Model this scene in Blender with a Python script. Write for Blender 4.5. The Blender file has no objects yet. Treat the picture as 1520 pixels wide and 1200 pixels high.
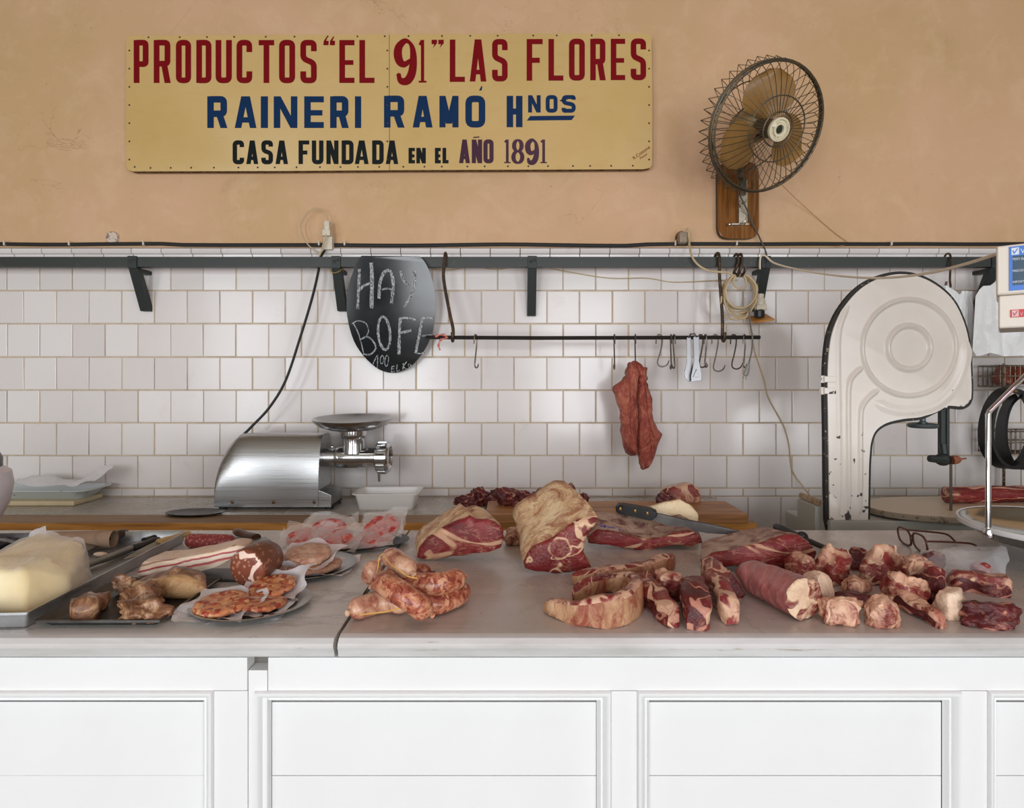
import bpy, bmesh, math, random
from mathutils import Vector, Matrix, noise
from math import sin, cos, pi, radians, sqrt, atan2
random.seed(7)
S = bpy.context.scene
COL = S.collection
# ---------------------------------------------------------------- camera, light, exposure
F, CX, CY, E = 865.0, 760.0, 565.0, 1.4375
WY = 2.70                                   # front face of the back wall
cam = bpy.data.cameras.new('camera'); cam.sensor_width = 36.0; cam.lens = F/1520*36
cam.shift_y = -35/1520; cam.clip_start = 0.05
co = bpy.data.objects.new('camera', cam); COL.objects.link(co)
co.location = (0, 0, E); co.rotation_euler = (pi/2, 0, 0); S.camera = co
S.view_settings.view_transform = 'Standard'; S.view_settings.look = 'None'
S.view_settings.gamma = 1.0; S.view_settings.use_curve_mapping = False
S.view_settings.exposure = -0.33
S.cycles.use_denoising = True
S.cycles.max_bounces = 8; S.cycles.diffuse_bounces = 4; S.cycles.glossy_bounces = 4
S.cycles.transparent_max_bounces = 16; S.cycles.transmission_bounces = 8
S.cycles.sample_clamp_indirect = 6.0; S.cycles.caustics_reflective = False; S.cycles.caustics_refractive = False
w = bpy.data.worlds.new('sky'); S.world = w; w.use_nodes = True
bg = w.node_tree.nodes['Background']; bg.inputs['Color'].default_value = (0.75, 0.86, 1.0, 1); bg.inputs['Strength'].default_value = 1.0
FRONT = -3.6                                # street side wall
DOORS = [(-4.1, 1.3), (-1.75, 1.3), (1.15, 1.3), (3.75, 1.3)]
DPOW = [84, 118, 112, 100]
for (dx, dw), pw in zip(DOORS, DPOW):       # daylight falling in through the street doors
    L = bpy.data.lights.new('daylight', 'AREA'); L.shape = 'RECTANGLE'; L.size = dw; L.size_y = 2.6
    L.energy = pw; L.color = (0.95, 0.975, 1.0)
    o = bpy.data.objects.new('daylight', L); COL.objects.link(o)
    o.location = (dx, FRONT+0.05, 1.55); o.rotation_euler = (radians(90), 0, 0)
L = bpy.data.lights.new('meat_lamp_light', 'AREA'); L.shape = 'RECTANGLE'; L.size = 1.5; L.size_y = 0.12
L.energy = 8; L.color = (1.0, 0.5, 0.72)
o = bpy.data.objects.new('meat_lamp_light', L); COL.objects.link(o); o.location = (0.45, 0.1, 3.72)

# ---------------------------------------------------------------- helpers
def W(px, py, Y): return Vector(((px-CX)*Y/F, Y, E-(py-CY)*Y/F))
def on(px, py, z=1.0):
    Y = (E-z)*F/(py-CY); return W(px, py, Y)
def V(*a): return Vector(a)

class MB:
    def __init__(s): s.bm = bmesh.new()
    def face(s, vs, mi=0):
        try:
            f = s.bm.faces.new(vs); f.material_index = mi; f.smooth = True; return f
        except ValueError: return None
    def box(s, x0, x1, y0, y1, z0, z1, bev=0, mi=0, seg=2, M=None):
        c = [s.bm.verts.new((x, y, z)) for x in (x0, x1) for y in (y0, y1) for z in (z0, z1)]
        fs = [s.face([c[i] for i in q], mi) for q in ((0,1,3,2),(4,6,7,5),(0,4,5,1),(2,3,7,6),(0,2,6,4),(1,5,7,3))]
        vs = list(c)
        if bev:
            es = list({e for f in fs for e in f.edges})
            r = bmesh.ops.bevel(s.bm, geom=es, offset=bev, segments=seg, affect='EDGES', profile=0.5)
            vs = list({v for f in r['faces'] for v in f.verts} | {v for v in c if v.is_valid})
            for f in r['faces']: f.smooth = True; f.material_index = mi
        if M is not None:
            for v in vs: v.co = M @ v.co
        return vs
    def prism(s, poly, d, mi=0, mi_side=None, bev=0, seg=2):
        """poly: list of 3-D points (planar), d: extrusion vector"""
        a = [s.bm.verts.new(p) for p in poly]; b = [s.bm.verts.new(Vector(p)+d) for p in poly]
        n = len(a); ms = mi if mi_side is None else mi_side
        f1 = s.face(a, mi); f2 = s.face(b[::-1], mi); fs = [f1, f2]
        for i in range(n): fs.append(s.face([a[i], b[i], b[(i+1)%n], a[(i+1)%n]], ms))
        if bev:
            es = list(set(f1.edges) | set(f2.edges))
            r = bmesh.ops.bevel(s.bm, geom=es, offset=bev, segments=seg, affect='EDGES', profile=0.5)
            for f in r['faces']: f.smooth = True
        return fs
    def tube(s, pts, r, n=8, closed=False, mi=0, cap=True, flat=1.0, up=None):
        pts = [Vector(p) for p in pts]; k = len(pts)
        rr = r if isinstance(r, (list, tuple)) else [r]*k
        rings = []; prev = None
        for i, p in enumerate(pts):
            if closed: t = pts[(i+1) % k]-pts[i-1]
            else: t = pts[min(i+1, k-1)]-pts[max(i-1, 0)]
            if t.length < 1e-9: t = V(0, 0, 1)
            t.normalize()
            if prev is None:
                a = up if up is not None else (V(0, 0, 1) if abs(t.z) < .9 else V(1, 0, 0))
                u = (a-t*a.dot(t)).normalized()
            else:
                u = prev-t*prev.dot(t)
                u = u.normalized() if u.length > 1e-6 else t.orthogonal().normalized()
            prev = u; v = t.cross(u)
            rings.append([s.bm.verts.new(p+(u*cos(2*pi*j/n)*flat+v*sin(2*pi*j/n))*rr[i]) for j in range(n)])
        for i in range(k if closed else k-1):
            A, B = rings[i], rings[(i+1) % k]
            for j in range(n): s.face([A[j], A[(j+1)%n], B[(j+1)%n], B[j]], mi)
        if cap and not closed:
            s.face(rings[0][::-1], mi); s.face(rings[-1], mi)
        return rings
    def lathe(s, c, prof, n=32, ax=V(0, 0, 1), mi=0, sx=1.0, sy=1.0, rot=0.0):
        """prof: (r, h) list; elliptical with sx, sy"""
        c = Vector(c); ax = Vector(ax).normalized()
        u = ax.orthogonal().normalized() if abs(ax.z) < .99 else V(1, 0, 0)
        v = ax.cross(u); rings = []
        if rot: u, v = u*cos(rot)+v*sin(rot), v*cos(rot)-u*sin(rot)
        for r, h in prof:
            if r < 1e-6: rings.append([s.bm.verts.new(c+ax*h)])
            else: rings.append([s.bm.verts.new(c+ax*h+u*(r*sx*cos(2*pi*j/n))+v*(r*sy*sin(2*pi*j/n))) for j in range(n)])
        for A, B in zip(rings, rings[1:]):
            for j in range(n):
                a0, a1 = A[j % len(A)], A[(j+1) % len(A)]; b0, b1 = B[j % len(B)], B[(j+1) % len(B)]
                if len(A) == 1 and len(B) == 1: continue
                if len(A) == 1: s.face([a0, b1, b0], mi)
                elif len(B) == 1: s.face([a0, a1, b0], mi)
                else: s.face([a0, a1, b1, b0], mi)
        return rings
    def sphere(s, c, r, sc=(1, 1, 1), n=12, mi=0):
        prof = [(r*sin(pi*i/n), -r*cos(pi*i/n)) for i in range(n+1)]
        prof[0] = (0, -r); prof[-1] = (0, r)
        R = s.lathe(V(0, 0, 0), prof, n*2, mi=mi)
        for ring in R:
            for v in ring: v.co = Vector(c)+V(v.co.x*sc[0], v.co.y*sc[1], v.co.z*sc[2])

NEST = {}
def build(name, mb, mats, parent=None, origin=None, ang=35, rec=True, wn=True):
    bm = mb.bm
    if rec: bmesh.ops.recalc_face_normals(bm, faces=bm.faces)
    bm.normal_update()
    for f in bm.faces: f.smooth = True
    for e in bm.edges:
        if len(e.link_faces) == 2 and e.calc_face_angle(0) > radians(ang): e.smooth = False
    cs = [v.co for v in bm.verts]
    if origin is None:
        lo = [min(c[i] for c in cs) for i in range(3)]; hi = [max(c[i] for c in cs) for i in range(3)]
        origin = V((lo[0]+hi[0])/2, (lo[1]+hi[1])/2, lo[2])
    origin = Vector(origin)
    for v in bm.verts: v.co -= origin
    me = bpy.data.meshes.new(name); bm.to_mesh(me); bm.free()
    for m in (mats if isinstance(mats, (list, tuple)) else [mats]): me.materials.append(m)
    o = bpy.data.objects.new(name, me); COL.objects.link(o)
    if parent is not None:
        o.parent = parent; o.location = origin-NEST[parent.name]
    else: o.location = origin
    NEST[o.name] = origin
    if wn:
        md = o.modifiers.new('weighted_normals', 'WEIGHTED_NORMAL'); md.keep_sharp = True; md.weight = 50
    return o
def thing(name, loc, label, cat, group=None):
    o = bpy.data.objects.new(name, None); COL.objects.link(o); o.empty_display_size = .05
    o.location = loc; NEST[o.name] = Vector(loc)
    return tag(o, label, cat, group)
def tag(o, label, cat, group=None):
    o['label'] = label; o['category'] = cat
    if group: o['group'] = group
    return o
def struct(o): o['kind'] = 'structure'; return o
def spl(pts, k=6, closed=False):
    pts = [Vector(p) for p in pts]; n = len(pts); out = []
    rng = range(n) if closed else range(n-1)
    for i in rng:
        if closed: a, b, c, d = pts[i-1], pts[i], pts[(i+1)%n], pts[(i+2)%n]
        else: a, b, c, d = pts[max(i-1, 0)], pts[i], pts[i+1], pts[min(i+2, n-1)]
        for j in range(k):
            t = j/k
            out.append(.5*((2*b)+(c-a)*t+(2*a-5*b+4*c-d)*t*t+(3*b-a-3*c+d)*t**3))
    if not closed: out.append(pts[-1])
    return out
def spl2(pts, k=4, closed=True): return [(p.x, p.y) for p in spl([V(a, b, 0) for a, b in pts], k, closed)]

# ---------------------------------------------------------------- materials
class Mat:
    def __init__(s, name):
        s.m = bpy.data.materials.new(name); s.m.use_nodes = True; s.nt = s.m.node_tree
        s.b = s.nt.nodes['Principled BSDF']; s._tc = None
    def n(s, typ, ins=None, **props):
        nd = s.nt.nodes.new(typ)
        for k, v in props.items(): setattr(nd, k, v)
        for k, v in (ins or {}).items(): s.set(nd.inputs[k], v)
        return nd
    def set(s, sock, v):
        if isinstance(v, bpy.types.NodeSocket): s.nt.links.new(v, sock)
        elif isinstance(v, bpy.types.Node): s.nt.links.new(v.outputs[0], sock)
        else:
            if hasattr(sock, 'default_value'):
                try: sock.default_value = v
                except Exception: sock.default_value = tuple(v)+(1,)
    def tc(s):
        if s._tc is None: s._tc = s.n('ShaderNodeTexCoord').outputs['Object']
        return s._tc
    def mapping(s, scale=(1, 1, 1), loc=(0, 0, 0), rot=(0, 0, 0), vec=None):
        return s.n('ShaderNodeMapping', {'Vector': vec or s.tc(), 'Scale': scale, 'Location': loc, 'Rotation': rot}).outputs[0]
    def noise(s, scale, detail=4, rough=.55, dist=0, vec=None, col=False):
        nd = s.n('ShaderNodeTexNoise', {'Vector': vec or s.tc(), 'Scale': scale, 'Detail': detail, 'Roughness': rough, 'Distortion': dist})
        return nd.outputs['Color' if col else 'Fac']
    def ramp(s, fac, stops, interp='LINEAR'):
        nd = s.n('ShaderNodeValToRGB', {'Fac': fac}); cr = nd.color_ramp; cr.interpolation = interp
        while len(cr.elements) < len(stops): cr.elements.new(.5)
        for e, (p, c) in zip(cr.elements, stops):
            e.position = p; e.color = (c, c, c, 1) if isinstance(c, (int, float)) else tuple(c)[:3]+(1,)
        return nd.outputs[0]
    def mix(s, fac, a, b, mode='MIX'):
        nd = s.n('ShaderNodeMix', data_type='RGBA', blend_type=mode)
        s.set(nd.inputs[0], fac)
        for i, v in ((6, a), (7, b)):
            s.set(nd.inputs[i], tuple(v)[:3]+(1,) if isinstance(v, (tuple, list)) else ((v, v, v, 1) if isinstance(v, (int, float)) else v))
        return nd.outputs[2]
    def math(s, op, a, b=0.0):
        nd = s.n('ShaderNodeMath', operation=op); s.set(nd.inputs[0], a); s.set(nd.inputs[1], b); return nd.outputs[0]
    def bump(s, h, strength=.3, dist=.01, normal=None):
        nd = s.n('ShaderNodeBump', {'Height': h, 'Strength': strength, 'Distance': dist})
        if normal is not None: s.set(nd.inputs['Normal'], normal)
        s.set(s.b.inputs['Normal'], nd.outputs[0]); return nd.outputs[0]
    def out(s, color=None, rough=None, metal=None, **k):
        if color is not None: s.set(s.b.inputs['Base Color'], tuple(color)[:3]+(1,) if isinstance(color, (tuple, list)) else color)
        if rough is not None: s.set(s.b.inputs['Roughness'], rough)
        if metal is not None: s.set(s.b.inputs['Metallic'], metal)
        for kk, v in k.items(): s.set(s.b.inputs[kk.replace('_', ' ')], v)
        return s.m
def plain(name, col, rough=.5, metal=0, var=.0, vs=20, bump=0, bs=60, **k):
    m = Mat(name); c = col
    if var:
        c = m.mix(m.ramp(m.noise(vs), [(.3, 0.0), (.7, 1.0)]), tuple(x*(1-var) for x in col), tuple(min(1, x*(1+var)) for x in col))
    if bump: m.bump(m.noise(bs), bump, .003)
    return m.out(c, rough, metal, **k)
def worn(name, col, wear, amount=.62, scale=30, rough=.5, metal=0, soft=.03, bump=.15):
    m = Mat(name); f = m.ramp(m.noise(scale, 6, .65), [(amount, 0.0), (amount+soft, 1.0)])
    m.bump(m.noise(scale*2), bump, .002)
    return m.out(m.mix(f, col, wear), rough, metal)

def srgb(r, g, b):
    f = lambda c: (c/255/12.92) if c <= 10 else ((c/255+.055)/1.055)**2.4
    return (f(r), f(g), f(b))

steel = Mat('steel')
steel.bump(steel.noise(1.0, 3, .5, vec=steel.mapping((4, 4, 300))), .05, .001)
steel = steel.out((.55, .56, .57), .27, 1)
chrome = plain('chrome', (.62, .63, .64), .12, 1)
alu = plain('brushed_aluminium', (.52, .53, .55), .38, 1, .08, 40)
dark_tin = plain('dark_tin', (.09, .085, .08), .38, .75, .35, 18, .1, 60)
iron = worn('dark_iron', srgb(58, 62, 60), srgb(96, 86, 74), .62, 40, .45, .35, .12)
black_plastic = plain('black_plastic', (.014, .014, .015), .38)
black_rubber = plain('black_rubber', (.018, .018, .018), .6)
white_enamel = plain('white_enamel', srgb(226, 224, 220), .2, 0, .02, 8)
white_plastic = plain('white_plastic', srgb(236, 234, 230), .35)
rust = worn('rusty_wire', srgb(70, 58, 46), srgb(110, 82, 58), .5, 60, .5, .5, .1)
old_cord = plain('yellowed_cord', srgb(198, 176, 138), .55, 0, .12, 30)
white_cord = plain('white_cord', srgb(222, 208, 184), .5)
# ---------------------------------------------------------------- room shell
XL, XR, CEIL = -4.9, 4.9, 3.8
pm = Mat('tan_plaster')
n1 = pm.noise(1.1, 6, .6); n2 = pm.noise(7, 8, .68, .6); n3 = pm.noise(45, 4, .6)
c = pm.mix(pm.ramp(n1, [(.32, 0.0), (.68, 1.0)]), srgb(200, 166, 118), srgb(217, 176, 142))
c = pm.mix(pm.ramp(n2, [(.50, 0.0), (.75, .5)]), c, srgb(224, 192, 156))
c = pm.mix(pm.ramp(pm.noise(3.2, 8, .7, 1.2, vec=pm.mapping((1, 1, .6), (4, 0, 2))), [(.60, 0.0), (.74, .35)]), c, srgb(176, 132, 92))
ln = pm.math('ABSOLUTE', pm.math('SUBTRACT', pm.noise(2.4, 7, .62, .8, vec=pm.mapping((1, 1, 1), (7, 3, 1))), .5))
c = pm.mix(pm.math('MULTIPLY', pm.ramp(ln, [(.0, .45), (.0035, 0.0)]), pm.ramp(pm.noise(1.9, 2, .5, vec=pm.mapping((1, 1, 1), (1, 8, 3))), [(.55, 0.0), (.63, 1.0)])), c, srgb(140, 98, 66))
sp = pm.ramp(pm.noise(52, 3, .5), [(.735, 0.0), (.77, .7)])
c = pm.mix(sp, c, srgb(130, 92, 66))
pm.bump(pm.math('ADD', n2, pm.math('MULTIPLY', n3, .25)), .3, .006)
plaster = pm.out(c, .75)
grout = plain('grout', srgb(198, 180, 154), .85, 0, .15, 25)
tm = Mat('white_glazed_tile')
at = tm.n('ShaderNodeAttribute', attribute_name='tone').outputs['Fac']
c = tm.ramp(at, [(0, srgb(222, 215, 212)), (.5, srgb(229, 224, 221)), (1, srgb(235, 230, 228))])
st = tm.ramp(tm.noise(7, 6, .7), [(.60, 0.0), (.78, .28)])
c = tm.mix(st, c, srgb(190, 172, 150))
chip = tm.ramp(tm.noise(26, 3, .6), [(.80, 0.0), (.81, 1.0)])
c = tm.mix(chip, c, srgb(196, 160, 128))
tm.bump(tm.noise(9, 2, .5), .05, .006)
tile = tm.out(c, .16, Specular_IOR_Level=.4)
white_wall = plain('pale_wall', srgb(150, 140, 126), .8)
ceil_m = plain('ceiling_paint', srgb(168, 158, 142), .85)
fl = Mat('floor_tiles')
br = fl.n('ShaderNodeTexChecker', {'Vector': fl.tc(), 'Scale': 4.0, 'Color1': srgb(132, 124, 114)+(1,), 'Color2': srgb(84, 78, 72)+(1,)})
floor_m = fl.out(br.outputs[0], .4)

PZ = E-(366-CY)*WY/F                         # foot of the plaster
b = MB(); b.box(XL, XR, WY+.004, WY+.2, 0, CEIL); struct(build('wall_back', b, [plaster]))
b = MB(); b.box(XL, XR, FRONT-.4, WY+.2, -.1, 0); struct(build('floor', b, [floor_m]))
b = MB(); b.box(XL, XR, FRONT-.2, WY+.2, CEIL, CEIL+.1); struct(build('ceiling', b, [ceil_m]))
b = MB(); b.box(XL-.15, XL, FRONT-.2, WY+.2, 0, CEIL); struct(build('wall_left', b, [white_wall]))
b = MB(); b.box(XR, XR+.15, FRONT-.2, WY+.2, 0, CEIL); struct(build('wall_right', b, [white_wall]))
b = MB(); xs = XL
for dx, dw in DOORS:
    b.box(xs, dx-dw/2, FRONT-.2, FRONT, 0, CEIL); b.box(dx-dw/2, dx+dw/2, FRONT-.2, FRONT, 2.9, CEIL)
    b.box(dx-dw/2, dx+dw/2, FRONT-.2, FRONT, 0, .2); xs = dx+dw/2
b.box(xs, XR, FRONT-.2, FRONT, 0, CEIL); struct(build('wall_front', b, [white_wall]))

# glazed tiles, laid one by one in running bond
rows = [383, 432, 481, 530.5, 579.5, 628, 676.5, 725, 737, 786, 834, 883, 932, 980, 1029]
b = MB(); lay = b.bm.faces.layers.float.new('tone'); P = 48.45
gz = lambda y: E-(y-CY)*WY/F
b.box(XL, XR, WY-.001, WY+.003, .1, gz(383), mi=1)
for i in range(len(rows)-1):
    y0, y1 = rows[i], rows[i+1]; ph = (12 if i % 2 == 0 else 36.5)
    if i >= 8: ph = 20 if i % 2 else 44
    x = ph-P*18
    while x < 1520+P*18:
        g = .72
        a0, a1 = x+g+random.uniform(-.35, .35), x+P-g+random.uniform(-.35, .35)
        x += P
        X0, X1 = (a0-CX)*WY/F, (a1-CX)*WY/F
        if X0 < XL or X1 > XR: continue
        if i == 7 and X0 > .93:
            pass
        Z0, Z1 = gz(y1)+.0026+random.uniform(0, .001), gz(y0)-.0018-random.uniform(0, .001)
        if Z1-Z0 < .004: continue
        tx, tz = random.gauss(0, .008), random.gauss(0, .007); dy = random.uniform(-.0006, .0006)
        cx, cz = (X0+X1)/2, (Z0+Z1)/2; e = .0022
        def pt(X, Z, d): return V(X, WY-.006+d+dy+(X-cx)*tx+(Z-cz)*tz, Z)
        o4 = [b.bm.verts.new(pt(X, Z, .0055)) for X, Z in ((X0, Z0), (X1, Z0), (X1, Z1), (X0, Z1))]
        m4 = [b.bm.verts.new(pt(X, Z, .0012)) for X, Z in ((X0+.0004, Z0+.0004), (X1-.0004, Z0+.0004), (X1-.0004, Z1-.0004), (X0+.0004, Z1-.0004))]
        i4 = [b.bm.verts.new(pt(X, Z, 0)) for X, Z in ((X0+e, Z0+e), (X1-e, Z0+e), (X1-e, Z1-e), (X0+e, Z1-e))]
        t = random.random()
        fs = [b.face(i4)]
        for A, B in ((o4, m4), (m4, i4)):
            for j in range(4): fs.append(b.face([A[j], A[(j+1)%4], B[(j+1)%4], B[j]]))
        for f in fs: f[lay] = t
struct(build('wall_tiles', b, [tile, grout], rec=True, ang=20))
# moulded cap course
b = MB(); lay = b.bm.faces.layers.float.new('tone')
x = -900.
while x < 2400:
    X0, X1 = (x+.6-CX)*WY/F, (x+43.4-CX)*WY/F; x += 44
    if X0 < XL or X1 > XR: continue
    pr = [(WY+.003, gz(383)), (WY-.008, gz(383)), (WY-.010, gz(379)), (WY-.022, gz(377.5)), (WY-.027, gz(374.5)), (WY-.024, gz(371)), (WY-.012, gz(368.5)), (WY+.003, gz(368))]
    fs = b.prism([V(X0, p, z) for p, z in pr], V(X1-X0, 0, 0)); t = random.random()
    for f in fs: f[lay] = t
struct(build('trim_1', b, [tile]))

# ---------------------------------------------------------------- counter
wp = Mat('white_gloss_paint')
n1 = wp.noise(3, 6, .6); n2 = wp.noise(120, 3, .6)
c = wp.mix(wp.ramp(n1, [(.4, 0.0), (.75, .6)]), srgb(236, 236, 236), srgb(228, 227, 225))
c = wp.mix(wp.ramp(wp.noise(38, 3, .5), [(.765, 0.0), (.785, .8)]), c, srgb(164, 140, 112))
wp.bump(wp.math('ADD', wp.noise(14, 5, .6, vec=wp.mapping((1, 1, .25))), wp.math('MULTIPLY', n2, .15)), .12, .004)
white_paint = wp.out(c, .4)
crack_m = plain('dark_crack', srgb(120, 116, 110), .9)
def marble(name, base, dark, warm):
    dark = tuple(a*.55+b_*.45 for a, b_ in zip(dark, base))
    m = Mat(name)
    wv = m.noise(3.0, 8, .62, 1.2, vec=m.mapping((.55, 2.2, 1), rot=(0, 0, .12)))
    c = m.mix(m.ramp(wv, [(.38, 0.0), (.62, 1.0)]), dark, base)
    c = m.mix(m.ramp(m.noise(1.7, 5, .6), [(.45, 0.0), (.7, .5)]), c, warm)
    vein = m.ramp(m.noise(2.6, 6, .6, 1.6, vec=m.mapping((1, 1.6, 1), rot=(0, 0, .5))), [(.470, 0.0), (.497, .5), (.525, 0.0)])
    c = m.mix(m.math('MULTIPLY', vein, m.ramp(m.noise(2.6, 2, .5), [(.48, 0.0), (.62, .8)])), c, srgb(112, 116, 120))
    c = m.mix(m.ramp(m.noise(75, 2, .5), [(.74, 0.0), (.76, .7)]), c, srgb(96, 74, 54))
    m.bump(m.noise(60, 4, .6), .05, .002)
    return m.out(c, m.ramp(m.noise(9, 4, .6), [(.3, .2), (.7, .36)]))
marble_a = marble('grey_marble', srgb(216, 214, 208), srgb(190, 187, 180), srgb(208, 200, 190))
marble_b = marble('warm_grey_marble', srgb(198, 190, 182), srgb(174, 166, 157), srgb(194, 178, 164))
marble_c = marble('shelf_marble', srgb(186, 180, 170), srgb(168, 162, 152), srgb(180, 172, 158))
marble_e = Mat('worn_marble_edge')
c = marble_e.mix(marble_e.ramp(marble_e.noise(4, 6, .6, vec=marble_e.mapping((1, 1, 8))), [(.4, 0.0), (.7, 1.0)]), srgb(214, 213, 212), srgb(190, 187, 183))
c = marble_e.mix(marble_e.ramp(marble_e.noise(9, 7, .7, vec=marble_e.mapping((.6, 1, 9))), [(.63, 0.0), (.67, .75)]), c, srgb(158, 136, 106))
marble_e = marble_e.out(c, .35)
SX = -.300
def slab(x0, x1, name, label, mt, g):
    # profile of the front nosing, swept along x; the inner end follows the chipped joint
    b = MB()
    prof = [(1.70, .9625), (1.005, .9625), (.990, .968), (.987, .980), (.985, .9835), (.987, .986), (.989, .990), (.996, .997), (1.008, 1.0), (1.03, 1.0)]
    prof += [(1.03+.67*k/12, 1.0) for k in range(1, 13)]
    sides = []
    for sx, j in ((x0, abs(x0-SX) < .1), (x1, abs(x1-SX) < .1)):
        vs = []
        for k, (y, z) in enumerate(prof):
            off = (noise.noise(V(y*14, z*40, g))*.006 if j else 0)
            vs.append(b.bm.verts.new((sx+off, y, z)))
        sides.append(vs)
    n = len(prof)
    for k in range(n): b.face([sides[0][k], sides[0][(k+1) % n], sides[1][(k+1) % n], sides[1][k]], 1 if 1 <= k <= 7 else 0)
    b.face(sides[0], 0); b.face(sides[1][::-1], 0)
    o = build(name, b, [mt, marble_e], ang=18)
    return tag(o, label, 'worktop', None)
slab(-2.6, SX-.003, 'marble_worktop', 'pale grey veined marble counter slab under the trays, cheese and wrapped patties', marble_a, 1.)
slab(SX+.0045, 2.6, 'marble_worktop', 'brownish grey marble counter slab under the sausages and raw beef cuts', marble_b, 5.)

cnt = thing('shop_counter', (0, 1.3, 0), 'white painted panelled wooden shop counter below the marble slabs', 'counter')
y0 = 1.0
pX = lambda p: (p-CX)/F
pZ = lambda p: E-(p-CY)/F
mb = MB(); mb.box(-2.55, 2.55, 1.03, 1.66, .05, .958)
build('carcass', mb, white_paint, cnt)
mb = MB(); mb.box(-2.55, pX(367), y0, 1.035, pZ(1026), .9615, .0015)
build('top_rail', mb, white_paint, cnt)
mb = MB(); mb.box(pX(397.6), 2.55, y0, 1.035, pZ(1026), .9615, .0015)
build('top_rail', mb, white_paint, cnt)
mb = MB(); mb.box(pX(368), pX(396.4), y0+.001, 1.035, .06, pZ(996), .0015)
mb.box(pX(397.0), pX(397.6), y0+.012, 1.035, .06, pZ(1026))
build('corner_post', mb, white_paint, cnt)
mb = MB(); mb.box(pX(367), pX(397.6), y0+.028, 1.04, pZ(1000), .9615); build('notch_backing', mb, crack_m, cnt)
stiles = [(317, 367.4), (907, 946), (1426, 1466)]
for a, c_ in stiles:
    mb = MB(); mb.box(pX(a), pX(c_), y0, 1.035, .06, pZ(1026.5), .0015); build('stile', mb, white_paint, cnt)
mb = MB(); mb.box(-2.55, 2.55, y0+.004, 1.04, 0, .12, .003); build('kickboard', mb, white_paint, cnt)
def frame(x0, x1, ztop, zbot, t=21):
    """stepped moulding around a sunk panel; t: width in px"""
    d = t/F
    prof = [(0, 0), (.08, -.006), (.28, -.006), (.36, -.003), (.52, .000), (.60, .004), (.74, .003), (.82, .008), (1.0, .012)]
    b = MB(); rings = []
    for u, dy in prof:
        i = u*d
        rings.append([b.bm.verts.new(p) for p in (V(x0+i, y0+dy, zbot), V(x0+i, y0+dy, ztop-i), V(x1-i, y0+dy, ztop-i), V(x1-i, y0+dy, zbot))])
    for A, B in zip(rings, rings[1:]):
        for j in range(3): b.face([A[j], A[j+1], B[j+1], B[j]])
    A = rings[0]; back = [b.bm.verts.new(v.co+V(0, .03, 0)) for v in A]
    for j in range(3): b.face([back[j], back[j+1], A[j+1], A[j]])
    return b
pan = [(-.90-.45, pX(317), False), (pX(378.5), pX(907), True), (pX(946), pX(1426), True), (pX(1466), pX(1466)+.6, True)]
for k, (a, c_, dark) in enumerate(pan):
    build('moulding', frame(a, c_, pZ(1026), .12, 20 if k else 20), white_paint, cnt, ang=60)
    mb = MB(); zt = pZ(1047); x0_, x1_ = a+19.5/F, c_-19.5/F
    g = .0008 if dark else .0002
    zz = [zt-.002, pZ(1160), pZ(1290), .11]
    for q in range(3): mb.box(x0_+g, x1_-g, y0+.0135, 1.03, zz[q+1]+g*.7, zz[q]-g*.7, .0006)
    build('panel', mb, white_paint, cnt)
    if dark:
        mb = MB(); mb.box(x0_-.002, x1_+.002, y0+.0165, 1.031, .11, zt+.001); build('joint_gap', mb, crack_m, cnt)

# ---------------------------------------------------------------- back shelf
wd = Mat('amber_wood')
g = wd.noise(2.2, 6, .6, .6, vec=wd.mapping((1.2, 16, 16)))
c = wd.ramp(g, [(.3, srgb(140, 86, 34)), (.5, srgb(212, 146, 66)), (.7, srgb(230, 172, 94))])
c = wd.mix(wd.ramp(wd.noise(14, 3, .5, vec=wd.mapping((1, 3, 3))), [(.70, 0.0), (.76, .7)]), c, srgb(60, 36, 18))
wd.bump(g, .2, .002)
wood = wd.out(c, .5)
wt = Mat('greyed_wood')
g = wt.noise(2.0, 6, .6, .4, vec=wt.mapping((1.2, 18, 18)))
wood_top = wt.out(wt.ramp(g, [(.3, srgb(124, 96, 68)), (.6, srgb(160, 128, 94)), (.75, srgb(176, 146, 112))]), .6)
sh = thing('back_shelf', (0, 2.45, .8), 'long grey marble shelf with an amber wooden front edge along the tiled wall', 'shelf')
XE = .925
mb = MB(); mb.box(-4.6, XE, 2.335, WY-.0065, .866, .900, .002); build('marble_top', mb, marble_c, sh)
mb = MB(); fs = mb.box(-4.6, XE, 2.2, 2.334, .80, .8995, .003)
for f in mb.bm.faces:
    f.normal_update()
    if abs(f.normal.z) > .9: f.material_index = 1
build('wood_edge', mb, [wood, wood_top], sh)
mb = MB(); mb.box(-4.6, XE-.02, 2.32, WY-.007, .1, .80); build('shelf_support', mb, white_wall, sh)
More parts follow.
